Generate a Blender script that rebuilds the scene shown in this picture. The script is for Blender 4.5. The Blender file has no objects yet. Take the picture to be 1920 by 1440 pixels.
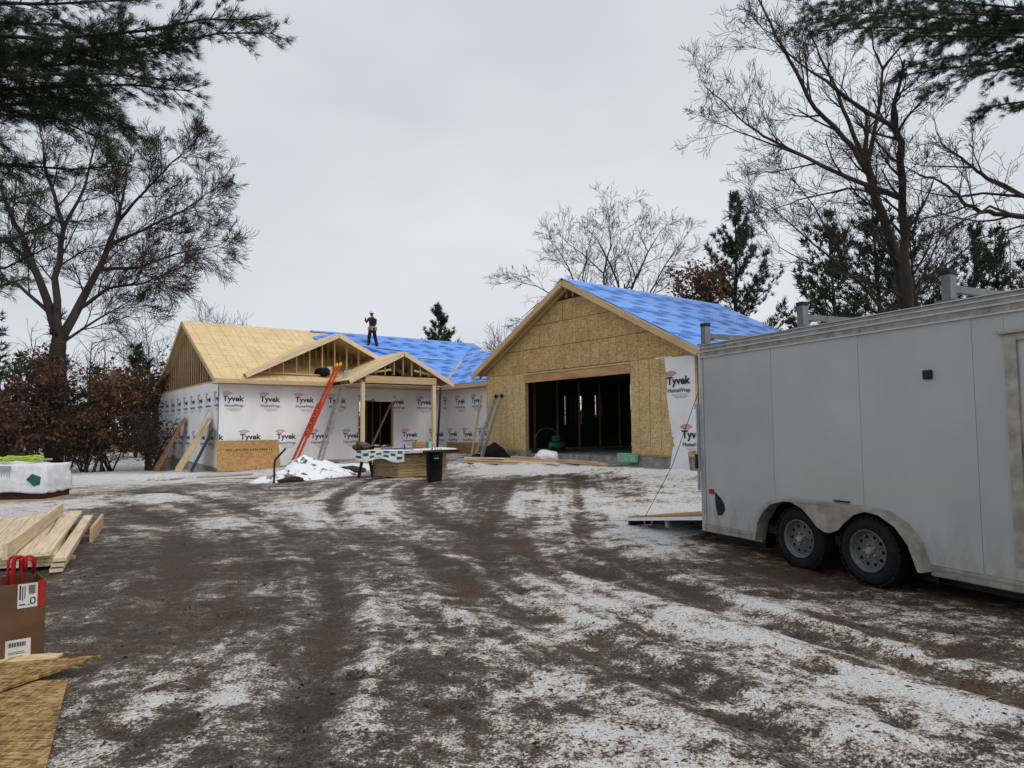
import bpy, bmesh, math, random, zlib
import numpy as np
from mathutils import Vector, Matrix
random.seed(7); rng = np.random.default_rng(7)
SC = bpy.context.scene
COL = SC.collection
R_ = math.radians

# ---------------- camera, sky, sun, exposure ----------------
cam_d = bpy.data.cameras.new('camera'); cam = bpy.data.objects.new('camera', cam_d); COL.objects.link(cam)
cam_d.sensor_fit = 'HORIZONTAL'; cam_d.sensor_width = 36.0; cam_d.lens = 36.0 * 1300 / 1920
cam_d.clip_start = 0.05; cam_d.clip_end = 2000
_p = math.atan(85 / 1300); _r = R_(0.55)
_f = Vector((0, math.cos(_p), math.sin(_p))); _u0 = Vector((0, -math.sin(_p), math.cos(_p))); _r0 = Vector((1, 0, 0))
_rt = _r0 * math.cos(_r) - _u0 * math.sin(_r); _up = _u0 * math.cos(_r) + _r0 * math.sin(_r)
cam.matrix_world = Matrix(((_rt.x, _up.x, -_f.x, 0), (_rt.y, _up.y, -_f.y, 0), (_rt.z, _up.z, -_f.z, 1.62), (0, 0, 0, 1)))
SC.camera = cam
SUN_EL, SUN_AZ = R_(52), R_(128)      # azimuth clockwise from +Y
world = bpy.data.worlds.new('World'); SC.world = world; world.use_nodes = True
nt = world.node_tree; nt.nodes.clear()
def N(t, typ, **kw):
    n = t.nodes.new(typ)
    for k, v in kw.items():
        if k.startswith('_'): setattr(n, k[1:], v)
        else: n.inputs[k.replace('_', ' ')].default_value = v
    return n
wo = N(nt, 'ShaderNodeOutputWorld'); bg = N(nt, 'ShaderNodeBackground'); bg.inputs['Strength'].default_value = 1.0
sky = N(nt, 'ShaderNodeTexSky'); sky.sky_type = 'NISHITA'; sky.sun_disc = False
sky.sun_elevation = SUN_EL; sky.sun_rotation = SUN_AZ; sky.dust_density = 4
smul = N(nt, 'ShaderNodeMix', _data_type='RGBA', _blend_type='MULTIPLY'); smul.inputs[0].default_value = 1
nt.links.new(sky.outputs[0], smul.inputs['A']); smul.inputs['B'].default_value = (.06, .06, .06, 1)
tc = N(nt, 'ShaderNodeTexCoord'); mp = N(nt, 'ShaderNodeMapping'); mp.inputs['Scale'].default_value = (1, 1, 2.2)
cn = N(nt, 'ShaderNodeTexNoise', Scale=1.3, Detail=4.0, Roughness=.5)
cr = N(nt, 'ShaderNodeValToRGB')
cr.color_ramp.elements[0].position = .3; cr.color_ramp.elements[0].color = (.575, .61, .67, 1)
cr.color_ramp.elements[1].position = .72; cr.color_ramp.elements[1].color = (.79, .815, .855, 1)
nt.links.new(tc.outputs['Generated'], mp.inputs['Vector']); nt.links.new(mp.outputs[0], cn.inputs['Vector'])
nt.links.new(cn.outputs['Fac'], cr.inputs['Fac'])
cm = N(nt, 'ShaderNodeMix', _data_type='RGBA'); cm.inputs[0].default_value = .9      # cloud deck over the clear sky
nt.links.new(smul.outputs['Result'], cm.inputs['A']); nt.links.new(cr.outputs['Color'], cm.inputs['B'])
nt.links.new(cm.outputs['Result'], bg.inputs['Color']); nt.links.new(bg.outputs[0], wo.inputs[0])
sd = bpy.data.lights.new('sun', 'SUN'); sun = bpy.data.objects.new('sun', sd); COL.objects.link(sun)
sd.energy = 1.4; sd.angle = R_(35); sd.color = (1, .95, .88)
_sd = Vector((math.sin(SUN_AZ) * math.cos(SUN_EL), math.cos(SUN_AZ) * math.cos(SUN_EL), math.sin(SUN_EL)))
sun.rotation_euler = (-_sd).to_track_quat('-Z', 'Y').to_euler()
SC.view_settings.view_transform = 'Standard'; SC.view_settings.look = 'None'
SC.view_settings.exposure = 0.1; SC.view_settings.gamma = 1.0
SC.view_settings.use_curve_mapping = False

# ---------------- helpers ----------------
def tag(o, label, cat, group=None):
    o['label'] = label; o['category'] = cat
    if group: o['group'] = group
    return o
def empty(name, loc=(0, 0, 0), rz=0):
    o = bpy.data.objects.new(name, None); COL.objects.link(o)
    o.location = loc; o.rotation_euler = (0, 0, rz); o.empty_display_size = .2
    return o
class MB:
    """collects geometry for ONE mesh object"""
    def __init__(s): s.v = []; s.f = []; s.mi = []
    def add(s, vs, fs, mi=0):
        b = len(s.v); s.v += [tuple(p) for p in vs]; s.f += [tuple(b + i for i in f) for f in fs]; s.mi += [mi] * len(fs)
        return s
    def box(s, x0, x1, y0, y1, z0, z1, mi=0, M=None):
        vs = [Vector(p) for p in ((x0,y0,z0),(x1,y0,z0),(x1,y1,z0),(x0,y1,z0),(x0,y0,z1),(x1,y0,z1),(x1,y1,z1),(x0,y1,z1))]
        if M: vs = [M @ p for p in vs]
        return s.add(vs, ((0,3,2,1),(4,5,6,7),(0,1,5,4),(1,2,6,5),(2,3,7,6),(3,0,4,7)), mi)
    def beam(s, a, b, w, h, up=(0, 0, 1), mi=0):
        a, b = Vector(a), Vector(b); x = (b - a).normalized(); up = Vector(up)
        y = up.cross(x)
        if y.length < 1e-4: y = Vector((0, 1, 0)).cross(x)
        y.normalize(); z = x.cross(y); L = (b - a).length
        M = Matrix(((x.x,y.x,z.x,a.x),(x.y,y.y,z.y,a.y),(x.z,y.z,z.z,a.z),(0,0,0,1)))
        return s.box(0, L, -w/2, w/2, -h/2, h/2, mi, M)
    def prism(s, poly, off, mi=0):
        """poly: list of 3-D points (planar), off: vector of extrusion"""
        n = len(poly); off = Vector(off); a = [Vector(p) for p in poly]; b = [p + off for p in a]
        fs = [tuple(range(n - 1, -1, -1)), tuple(range(n, 2 * n))] + [(i, (i+1) % n, n + (i+1) % n, n + i) for i in range(n)]
        return s.add(a + b, fs, mi)
    def tube(s, pts, rad, sides=8, mi=0, caps=True):
        pts = [Vector(p) for p in pts]; n = len(pts)
        if not hasattr(rad, '__len__'): rad = [rad] * n
        vs = []; ref = None
        for i, p in enumerate(pts):
            t = (pts[min(i+1, n-1)] - pts[max(i-1, 0)]).normalized()
            if ref is None: ref = t.orthogonal().normalized()
            ref = (ref - t * ref.dot(t)).normalized(); w = t.cross(ref)
            for k in range(sides):
                a = 2 * math.pi * k / sides; vs.append(p + (ref * math.cos(a) + w * math.sin(a)) * rad[i])
        fs = [(i*sides + k, i*sides + (k+1) % sides, (i+1)*sides + (k+1) % sides, (i+1)*sides + k) for i in range(n-1) for k in range(sides)]
        if caps: fs += [tuple(range(sides - 1, -1, -1)), tuple(range((n-1)*sides, n*sides))]
        return s.add(vs, fs, mi)
    def lathe(s, prof, M, sides=24, mi=0):
        """prof: (radius, height) pairs about local z"""
        vs = []; n = len(prof)
        for r, h in prof:
            for k in range(sides):
                a = 2*math.pi*k/sides; vs.append(M @ Vector((r*math.cos(a), r*math.sin(a), h)))
        fs = [(i*sides + k, i*sides + (k+1) % sides, (i+1)*sides + (k+1) % sides, (i+1)*sides + k) for i in range(n-1) for k in range(sides)]
        return s.add(vs, fs, mi)
    def mesh(s, name):
        me = bpy.data.meshes.new(name); me.from_pydata(s.v, [], s.f)
        if any(s.mi): me.polygons.foreach_set('material_index', s.mi)
        me.update(); return me
    def build(s, name, mats, parent=None, loc=None, rz=0, smooth=False, bevel=0):
        me = s.mesh(name)
        return mkobj(name, me, mats, parent, loc, rz, smooth, bevel)
def mkobj(name, me, mats, parent=None, loc=None, rz=0, smooth=False, bevel=0, M=None):
    if mats is not None and not me.materials:
        for m in (mats if isinstance(mats, (list, tuple)) else [mats]): me.materials.append(m)
    if smooth: me.polygons.foreach_set('use_smooth', [True] * len(me.polygons))
    o = bpy.data.objects.new(name, me); COL.objects.link(o)
    if parent: o.parent = parent
    if M is not None: o.matrix_local = M
    if loc is not None: o.location = loc; o.rotation_euler = (0, 0, rz)
    if bevel:
        b = o.modifiers.new('bevel', 'BEVEL'); b.width = bevel; b.segments = 1; b.limit_method = 'ANGLE'
    return o
def frame(a, b, up=(0, 0, 1)):
    """matrix with local x from a towards b, z as near as can be to up"""
    a, b = Vector(a), Vector(b); x = (b - a).normalized(); y = Vector(up).cross(x)
    if y.length < 1e-4: y = Vector((0, 1, 0)).cross(x)
    y.normalize(); z = x.cross(y)
    return Matrix(((x.x,y.x,z.x,a.x),(x.y,y.y,z.y,a.y),(x.z,y.z,z.z,a.z),(0,0,0,1)))
_board_cache = {}
def board(name, a, b, w, h, mat, parent=None, up=(0, 0, 1)):
    """a stick of timber from a to b: width w (sideways), depth h (along up); grain runs along local x"""
    L = round((Vector(b) - Vector(a)).length, 3); key = (L, w, h, mat.name)
    if key not in _board_cache:
        m = MB().box(0, L, -w/2, w/2, -h/2, h/2).mesh('board'); m.materials.append(mat); _board_cache[key] = m
    o = bpy.data.objects.new(name, _board_cache[key]); COL.objects.link(o)
    if parent: o.parent = parent
    o.matrix_local = frame(a, b, up)
    return o
def clip(poly, a, b, c):
    """keep the part of 2-D polygon where a*x+b*y<=c"""
    out = []; n = len(poly)
    for i in range(n):
        p, q = poly[i], poly[(i+1) % n]; dp = a*p[0] + b*p[1] - c; dq = a*q[0] + b*q[1] - c
        if dp <= 0: out.append(p)
        if dp * dq < 0:
            t = dp / (dp - dq); out.append((p[0] + t*(q[0]-p[0]), p[1] + t*(q[1]-p[1])))
    return out
def inset_rect(x0, x1, y0, y1, g=.003): return [(x0+g, y0+g), (x1-g, y0+g), (x1-g, y1-g), (x0+g, y1-g)]
# value noise on numpy arrays
_perm = rng.random((256, 256))
def vnoise(x, y):
    xi = np.floor(x).astype(int); yi = np.floor(y).astype(int); fx = x - xi; fy = y - yi
    fx = fx*fx*(3-2*fx); fy = fy*fy*(3-2*fy); g = lambda a, b: _perm[a & 255, b & 255]
    return (g(xi,yi)*(1-fx) + g(xi+1,yi)*fx)*(1-fy) + (g(xi,yi+1)*(1-fx) + g(xi+1,yi+1)*fx)*fy
def fbm(x, y, o=4):
    s = 0; a = .5
    for i in range(o): s = s + a*(vnoise(x*2**i + 17*i, y*2**i + 31*i) - .5); a *= .5
    return s

# ---------------- materials ----------------
MATS = {}
def mat(name, col, rough=.7, metal=0, spec=.3, var=.12, nscale=8, stretch=None, bump=0, bscale=None, col2=None, coords='Object', lo=.35, hi=.65, detail=5, transl=0):
    m = bpy.data.materials.new(name); m.use_nodes = True; t = m.node_tree; b = t.nodes['Principled BSDF']
    b.inputs['Roughness'].default_value = rough; b.inputs['Metallic'].default_value = metal; b.inputs['Specular IOR Level'].default_value = spec
    tc = N(t, 'ShaderNodeTexCoord'); mp = N(t, 'ShaderNodeMapping'); mp.inputs['Scale'].default_value = stretch or (1, 1, 1)
    t.links.new(tc.outputs[coords], mp.inputs['Vector'])
    oi = N(t, 'ShaderNodeObjectInfo'); ad = N(t, 'ShaderNodeVectorMath', _operation='MULTIPLY_ADD')
    cb = N(t, 'ShaderNodeCombineXYZ'); 
    for k in 'XYZ': t.links.new(oi.outputs['Random'], cb.inputs[k])
    ad.inputs[1].default_value = (13, 29, 41); t.links.new(cb.outputs[0], ad.inputs[0]); t.links.new(mp.outputs[0], ad.inputs[2])
    no = N(t, 'ShaderNodeTexNoise', Scale=nscale, Detail=detail, Roughness=.6); t.links.new(ad.outputs[0], no.inputs['Vector'])
    rp = N(t, 'ShaderNodeValToRGB'); c2 = col2 or tuple(max(0, c*(1-var*2.2)) for c in col)
    c1 = col if col2 else tuple(min(1, c*(1+var)) for c in col)
    rp.color_ramp.elements[0].position = lo; rp.color_ramp.elements[0].color = (*c2, 1)
    rp.color_ramp.elements[1].position = hi; rp.color_ramp.elements[1].color = (*c1, 1)
    t.links.new(no.outputs['Fac'], rp.inputs['Fac'])
    # each object a touch lighter or darker
    hv = N(t, 'ShaderNodeHueSaturation'); mr = N(t, 'ShaderNodeMapRange'); mr.inputs['To Min'].default_value = 1 - var*.6; mr.inputs['To Max'].default_value = 1 + var*.6
    t.links.new(oi.outputs['Random'], mr.inputs['Value']); t.links.new(mr.outputs[0], hv.inputs['Value']); t.links.new(rp.outputs[0], hv.inputs['Color'])
    t.links.new(hv.outputs[0], b.inputs['Base Color'])
    if bump:
        n2 = N(t, 'ShaderNodeTexNoise', Scale=bscale or nscale*3, Detail=4.0); t.links.new(ad.outputs[0], n2.inputs['Vector'])
        bp = N(t, 'ShaderNodeBump', Strength=bump, Distance=.02); t.links.new(n2.outputs['Fac'], bp.inputs['Height']); t.links.new(bp.outputs[0], b.inputs['Normal'])
    if transl:
        b.inputs['Subsurface Weight'].default_value = 0
    m['hv'] = 1; MATS[name] = m; return m
def osb_mat(name, base, dark, light, scale=1.0, plane='XZ', lines=None):
    """oriented-strand board: two layers of stretched voronoi flakes; lines = spacing of the chalk / nail lines along the first axis"""
    m = bpy.data.materials.new(name); m.use_nodes = True; t = m.node_tree; b = t.nodes['Principled BSDF']
    b.inputs['Roughness'].default_value = .75; b.inputs['Specular IOR Level'].default_value = .2
    tc = N(t, 'ShaderNodeTexCoord'); oi = N(t, 'ShaderNodeObjectInfo')
    sx = {'XZ': ((8, 8, 46), (36, 36, 11)), 'XY': ((8, 46, 8), (36, 11, 36))}[plane]
    cols = []
    for k, s3 in enumerate(sx):
        mp = N(t, 'ShaderNodeMapping'); mp.inputs['Scale'].default_value = tuple(c*scale for c in s3); mp.inputs['Rotation'].default_value = (0, .35 - .6*k, 0) if plane == 'XZ' else (0, 0, .35 - .6*k)
        t.links.new(tc.outputs['Object'], mp.inputs['Vector'])
        wn = N(t, 'ShaderNodeTexNoise', Scale=1.4, Detail=3.0); t.links.new(mp.outputs[0], wn.inputs['Vector'])
        wa = N(t, 'ShaderNodeVectorMath', _operation='MULTIPLY_ADD'); wa.inputs[1].default_value = (1.1, 1.1, 1.1); t.links.new(wn.outputs['Color'], wa.inputs[0]); t.links.new(mp.outputs[0], wa.inputs[2])
        vo = N(t, 'ShaderNodeTexVoronoi', Scale=1.0); t.links.new(wa.outputs[0], vo.inputs['Vector'])
        sp = N(t, 'ShaderNodeSeparateColor'); t.links.new(vo.outputs['Color'], sp.inputs[0]); cols.append(sp.outputs[k])
    mx = N(t, 'ShaderNodeMix', _data_type='FLOAT'); mx.inputs[0].default_value = .5
    t.links.new(cols[0], mx.inputs['A']); t.links.new(cols[1], mx.inputs['B'])
    rp = N(t, 'ShaderNodeValToRGB'); e = rp.color_ramp.elements
    e[0].position = .15; e[0].color = (*dark, 1); e[1].position = .85; e[1].color = (*light, 1); k = e.new(.5); k.color = (*base, 1)
    t.links.new(mx.outputs['Result'], rp.inputs['Fac'])
    big = N(t, 'ShaderNodeTexNoise', Scale=1.2, Detail=3.0); t.links.new(tc.outputs['Object'], big.inputs['Vector'])
    hv = N(t, 'ShaderNodeHueSaturation'); mr = N(t, 'ShaderNodeMapRange'); mr.inputs['To Min'].default_value = .75; mr.inputs['To Max'].default_value = 1.25
    t.links.new(big.outputs['Fac'], mr.inputs['Value']); t.links.new(mr.outputs[0], hv.inputs['Value']); t.links.new(rp.outputs[0], hv.inputs['Color'])
    out = hv.outputs[0]
    if lines:
        for ax, sp_, wd, amt in lines:
            sx_ = N(t, 'ShaderNodeSeparateXYZ'); t.links.new(tc.outputs['Object'], sx_.inputs[0])
            d1 = N(t, 'ShaderNodeMath', _operation='PINGPONG'); d1.inputs[1].default_value = sp_/2; t.links.new(sx_.outputs[ax], d1.inputs[0])
            lt = N(t, 'ShaderNodeMath', _operation='LESS_THAN'); lt.inputs[1].default_value = wd; t.links.new(d1.outputs[0], lt.inputs[0])
            nn = N(t, 'ShaderNodeTexNoise', Scale=6.0, Detail=2.0); t.links.new(tc.outputs['Object'], nn.inputs['Vector'])
            ml = N(t, 'ShaderNodeMath', _operation='MULTIPLY'); t.links.new(lt.outputs[0], ml.inputs[0]); t.links.new(nn.outputs['Fac'], ml.inputs[1])
            m2 = N(t, 'ShaderNodeMath', _operation='MULTIPLY'); m2.inputs[1].default_value = amt; t.links.new(ml.outputs[0], m2.inputs[0])
            cmx = N(t, 'ShaderNodeMix', _data_type='RGBA'); cmx.inputs['B'].default_value = (dark[0]*.35, dark[1]*.35, dark[2]*.35, 1)
            t.links.new(m2.outputs[0], cmx.inputs[0]); t.links.new(out, cmx.inputs['A']); out = cmx.outputs['Result']
    t.links.new(out, b.inputs['Base Color'])
    bp = N(t, 'ShaderNodeBump', Strength=.25, Distance=.01); t.links.new(mx.outputs['Result'], bp.inputs['Height']); t.links.new(bp.outputs[0], b.inputs['Normal'])
    MATS[name] = m; return m
M_wrap = mat('house_wrap', (.82, .82, .835), .55, var=.035, nscale=1.5, bump=.8, bscale=3.0, stretch=(1, 1, .45))
M_navy = mat('navy_print', (.012, .018, .07), .6, var=.05)
M_red = mat('red_print', (.55, .06, .08), .6, var=.05)
M_grey_print = mat('grey_print', (.35, .35, .40), .6, var=.05)
M_lum = mat('lumber', (.62, .43, .24), .7, var=.14, nscale=3, stretch=(.6, 14, 14), bump=.08)
M_lum_pale = mat('lumber_pale', (.74, .59, .41), .7, var=.13, nscale=3, stretch=(.5, 12, 12), bump=.08)
M_stud = mat('stud_lumber', (.50, .33, .18), .75, var=.14, nscale=3, stretch=(.6, 14, 14))
M_brownbd = mat('brown_board', (.36, .20, .10), .75, var=.16, nscale=3, stretch=(.6, 14, 14))
M_osb = osb_mat('osb_wall', (.57, .405, .19), (.38, .245, .105), (.71, .54, .30), 1.25, 'XZ', [(0, .406, .011, 1.1)])
M_osb_gable = osb_mat('osb_gable', (.50, .335, .145), (.31, .19, .075), (.64, .465, .235), 1.15, 'XZ', [(0, .406, .009, .9)])
M_osb_sheet = osb_mat('osb_sheet', (.40, .225, .09), (.25, .135, .05), (.54, .34, .155), 1.5, 'XZ')
M_osb_scrap = osb_mat('osb_scrap', (.26, .155, .058), (.10, .058, .022), (.44, .295, .125), 1.6, 'XY')
M_ply = osb_mat('roof_sheathing', (.70, .53, .29), (.60, .43, .21), (.77, .61, .37), 1.3, 'XY', [(0, .61, .012, 1.1), (1, .61, .008, .8)])
M_plystack = mat('plywood_edges', (.50, .355, .18), .8, var=.34, nscale=4, stretch=(1, 1, 25))
M_blue = mat('blue_underlayment', (.125, .33, .84), .42, var=.05, nscale=2.2, bump=.35, bscale=3.2)
M_blueprint = mat('underlayment_print', (.06, .175, .55), .5, var=.1)
M_conc = mat('concrete', (.36, .35, .33), .85, var=.2, nscale=4, bump=.2)
M_shade = mat('painted_interior_shade', (.05, .042, .035), .9, var=.2)  # near-black base colour stands in for the shade inside unlit rooms
M_foam = mat('green_foam', (.22, .50, .38), .7, var=.1)
M_alu = mat('aluminium', (.50, .51, .52), .42, metal=.8, var=.06, nscale=5)
M_orange = mat('orange_fibreglass', (.56, .062, .02), .45, var=.12, nscale=5)
M_yellow = mat('yellow_plastic', (.75, .45, .03), .5, var=.1)
M_black = mat('black_plastic', (.012, .012, .014), .45, var=.2)
M_blackcloth = mat('black_cloth', (.010, .010, .012), .9, var=.3, bump=.5, bscale=20)
M_rubber = mat('tyre_rubber', (.009, .009, .010), .85, var=.25, nscale=20, bump=.2)
M_rim = mat('rim_grey', (.15, .15, .147), .55, metal=.4, var=.15, nscale=10)
def trailer_mat():
    """painted aluminium skin: slight waviness, road dirt thrown up along the bottom"""
    m = mat('trailer_skin', (.42, .42, .41), .14, spec=.55, var=.03, nscale=1.3, bump=.14, bscale=.9); t = m.node_tree; b = t.nodes['Principled BSDF']; src = b.inputs['Base Color'].links[0].from_socket
    tc = N(t, 'ShaderNodeTexCoord'); sx = N(t, 'ShaderNodeSeparateXYZ'); t.links.new(tc.outputs['Object'], sx.inputs[0])
    mp = N(t, 'ShaderNodeMapping'); mp.inputs['Scale'].default_value = (5, 5, 1.6); t.links.new(tc.outputs['Object'], mp.inputs[0]); n = N(t, 'ShaderNodeTexNoise', Scale=2.0, Detail=5.0, Roughness=.65); t.links.new(mp.outputs[0], n.inputs['Vector'])
    r1 = N(t, 'ShaderNodeMapRange'); r1.inputs['From Min'].default_value = .78; r1.inputs['From Max'].default_value = .28; t.links.new(sx.outputs['Z'], r1.inputs['Value'])
    r2 = N(t, 'ShaderNodeMapRange'); r2.inputs['From Min'].default_value = .4; r2.inputs['From Max'].default_value = .7; t.links.new(n.outputs['Fac'], r2.inputs['Value'])
    r2.inputs['To Max'].default_value = .6; ml = N(t, 'ShaderNodeMath', _operation='MULTIPLY'); t.links.new(r1.outputs[0], ml.inputs[0]); t.links.new(r2.outputs[0], ml.inputs[1])
    mx = N(t, 'ShaderNodeMix', _data_type='RGBA'); mx.inputs['B'].default_value = (.20, .175, .14, 1); t.links.new(ml.outputs[0], mx.inputs[0]); t.links.new(src, mx.inputs['A']); t.links.new(mx.outputs['Result'], b.inputs['Base Color'])
    return m
M_trailer = trailer_mat()
M_dirtyalu = mat('dirty_trim', (.36, .345, .315), .55, metal=.35, var=.14, nscale=7)
M_steel = mat('rack_steel', (.17, .175, .18), .55, metal=.2, var=.12)
M_snow = mat('snow', (.80, .82, .86), .65, var=.04, nscale=6, bump=.6, bscale=14)
M_white = mat('white_plastic', (.74, .75, .77), .5, var=.06, bump=.3, bscale=6)
M_card = mat('cardboard', (.115, .063, .033), .85, var=.1, nscale=5)
M_redpipe = mat('red_coated_steel', (.42, .015, .02), .4, var=.15)
M_hose = mat('lime_hose', (.42, .60, .06), .5, var=.12)
M_bark = mat('bark', (.050, .040, .033), .95, var=.3, nscale=6, stretch=(1, 1, .25), bump=.6, bscale=12, coords='Generated')
M_bark2 = mat('grey_bark', (.075, .064, .056), .95, var=.3, nscale=6, bump=.6, bscale=12, coords='Generated')
M_twig = mat('twig', (.048, .038, .033), .95, var=.2)
M_needle = mat('pine_needles', (.032, .056, .028), .7, var=.45, nscale=.9, coords='Object')
M_needle_b = mat('blue_green_needles', (.045, .068, .045), .7, var=.4, nscale=.8)
M_leaf = mat('brown_oak_leaves', (.115, .058, .032), .8, var=.45, nscale=1.5, coords='Object')
M_brush = mat('brown_brush', (.13, .075, .045), .9, var=.4, nscale=1.2)

# ---------------- ground ----------------
CPT = np.array([[-11.19,26.76,.06],[-18.5,36.28,-.28],[-16.92,29.3,-.15],[-12.05,22.95,0],[-8.39,28.03,.15],[-6.01,28.22,.42],[-4.12,29.04,.5],[-2.35,31.66,.55],[-1.97,26.9,.6],[-.46,24.28,.62],[1.6,22.08,.6],[3.19,19.52,.48],[5.03,17.78,.42],[-3.45,23.25,.3],[-1.81,19.46,.3],[-7.84,22.4,.05],[-8.27,24.59,.1],[.81,17.69,.3],[1.33,43.3,.3],[-10.57,34.17,.3],[5.33,24.94,.6],[-11.66,42.16,-.2],[0,0,0],[3.64,7.12,0],[3.3,8.1,.02],[-4,5,0],[-8,12,0],[-2,12,0],[1.8,11.2,.05],[4,12,.12],[0,8,0],[3,3,0],[8,3,0],[8,12,.15],[-14,18,0],[-20,30,-.2],[-40,40,-.5],[0,-10,0],[-12,5,0],[20,10,.2],[30,40,.3],[0,80,0],[-60,100,0],[60,100,0],[60,20,.3],[-60,20,-.3],[-30,80,-.3]])
def idw(P, x, y, e, p):
    num = 0; den = 0
    for px, py, pz in P:
        w = ((px-x)**2 + (py-y)**2 + e)**-p; num = num + w*pz; den = den + w
    return num/den
def terr(x, y): return idw(CPT, x, y, .6, 1.6)
SNOW = [(-15.3,24.1,.9),(-16.1,29.7,.9),(-11,23.6,.8),(-10.1,14.7,.8),(-8.3,14.2,.3),(-8,16.7,.7),(-6.7,13.3,.25),(-6,14.5,.35),(-4.4,14.3,.7),(-2.9,14.3,.65),(-3.1,12.7,.7),(-4.5,12.3,.6),(-2.5,16.6,.35),(-1,15.8,.3),(-.2,17.3,.3),(.6,20.3,.7),(2.8,19.6,.55),(1.8,16.9,.35),(3.6,16.2,.6),(2.7,14.7,.6),(1.4,13.6,.75),(2.8,12.7,.85),(.4,13.7,.6),(-1.7,13.6,.4),(-.6,12.4,.3),(1.5,10.5,.7),(2.3,10.5,.75),(.7,10.6,.45),(-2.1,10.5,.4),(-.8,9.5,.35),(-2.8,10,.45),(-3.2,9.2,.35),(-4.3,9.2,.1),(-5,9.2,.2),(-4.3,7.4,.3),(-3.3,6.9,.35),(-3.2,7.9,.1),(-2.5,6.3,.05),(-2.65,5.55,.2),(-2.3,7.3,.3),(-1.5,7.3,.4),(-1.5,5.8,.35),(-.9,7.1,.6),(-.1,6.8,.75),(.4,5.7,.75),(.1,5,.6),(-.5,6.1,.6),(1,7,.6),(.2,8.4,.3),(1.2,8.3,.25),(1.95,7.65,.3),(2.7,8.2,.2),(1.4,6.5,.65),(2.3,6.9,.3),(2.6,6.5,.5),(3.1,6.3,.6),(3.6,6.1,.4),(4,5.75,.4),(1.6,5.7,.65),(2.2,5.4,.6),(2.8,5.5,.35),(3.3,5.2,.3),(2.2,4.7,.6),(2.6,4.4,.65),(2.8,4.1,.7),(3.3,4.65,.5),(.9,5,.5),(1.3,4.6,.5),(1.6,4.1,.6),(.7,4.1,.7),(.3,4.1,.5),(.9,3.6,.7),(1.7,3.6,.65),(2.3,3.5,.6),(-.2,4.4,.55),(-.8,4.85,.45),(-1.1,4.8,.45),(-.8,4,.5),(-.3,3.65,.45),(.1,3.5,.55),(-1.5,4.9,.4),(-1.9,4.9,.35),(-1.4,4,.4),(-1,3.55,.4),(-1.7,4,.2),(-1.5,3.5,.25),(-2.2,4.4,.55),(-2.55,4.4,.6),(-2.1,3.7,.65),(-1.8,3.7,.5),(-3.3,5.6,.4),(3.1,7.6,.1),(4.5,7.1,.1),(2,9.2,.6),(2.9,9.95,.3),
        (0,0,.5),(4,1,.6),(-4,1,.5),(-8,8,.5),(9,4,.5),(8,14,.7),(-20,20,.85),(-25,34,.75),(-14,12,.7),(14,24,.8),(0,45,.8),(-30,60,.7),(30,60,.7),(-50,30,.7),(-6,25,.55),(-4,27,.5),(-9,26,.75),(-1,23,.5),(-6.5,18,.35),(-9.5,19,.35),(-12,20,.6)]
def axis(lo, hi, c, near, k):
    a = [c]; 
    while a[-1] < hi: a.append(a[-1] + max(near, k*abs(a[-1]-c)))
    b = [c]
    while b[-1] > lo: b.append(b[-1] - max(near, k*abs(b[-1]-c)))
    return np.array(sorted(set(b[1:] + a)))
gx = axis(-220, 220, .3, .042, .013); gy = axis(-30, 320, 3.2, .040, .0125)
GX, GY = np.meshgrid(gx, gy)
base = terr(GX, GY); dist = np.hypot(GX, GY - 2)
cov = idw(SNOW, GX, GY, .12, 1.7)
fade = np.clip(1 - dist/45, .05, 1)
hz = base + .07*fbm(GX*.55, GY*.55, 3)*fade + .026*fbm(GX*2.1 + 9, GY*2.1, 4)*fade + .022*fbm(GX*6, GY*6 + 3, 3)*np.clip(1.1 - dist/20, 0, 1)
def track(pts, half, wd, dep):
    """two wheel ruts along a polyline"""
    out = np.zeros_like(GX); P = np.array(pts, float)
    best = np.full(GX.shape, 1e9); side = np.zeros_like(GX); along = np.zeros_like(GX); acc = 0
    # round the corners of the polyline first
    for _ in range(3): P = np.concatenate([P[:1], np.stack([.75*P[:-1] + .25*P[1:], .25*P[:-1] + .75*P[1:]], 1).reshape(-1, 2), P[-1:]])
    for (x0, y0), (x1, y1) in zip(P[:-1], P[1:]):
        dx, dy = x1-x0, y1-y0; L2 = dx*dx + dy*dy; t = np.clip(((GX-x0)*dx + (GY-y0)*dy)/L2, 0, 1); L = math.sqrt(L2)
        d = np.hypot(GX-x0-t*dx, GY-y0-t*dy); nb = d < best; best = np.where(nb, d, best)
        side = np.where(nb, np.sign((GX-x0)*dy - (GY-y0)*dx)*d, side); along = np.where(nb, acc + t*L, along); acc += L
    global streak
    streak = streak + np.exp(-(best/2.3)**2)*(fbm(side*4.5 + dep*900, along*.33, 3) + .6*fbm(side*13, along*.5 + 5, 2))
    e = np.abs(best - half); rut = np.exp(-(e/wd)**2); lip = np.exp(-((e - wd*1.9)/(wd*.7))**2)
    return -dep*rut + dep*.45*lip, rut
ruts = np.zeros_like(GX); streak = np.zeros_like(GX)
for pts, half, wd, dep in ([[(-2.0,-2),(-1.9,3),(-2.3,6),(-3.3,9),(-5.5,13),(-9,17)], .8, .17, .032],
                           [[(4.8,-1),(3.2,2.5),(1.5,5.2),(0,8),(-1.6,11),(-3.2,15),(-3,19)], .82, .2, .03],
                           [[(3.6,1),(2.2,4),(.9,6.6),(.3,9.5),(.4,13),(.8,18)], .8, .17, .028]):
    h, r = track(pts, half, wd, dep*1.0); hz += h*np.clip(1 - dist/30, 0, 1); ruts = np.maximum(ruts, r)
cov = cov + .07*np.exp(-((dist-14)/6)**2)
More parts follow.
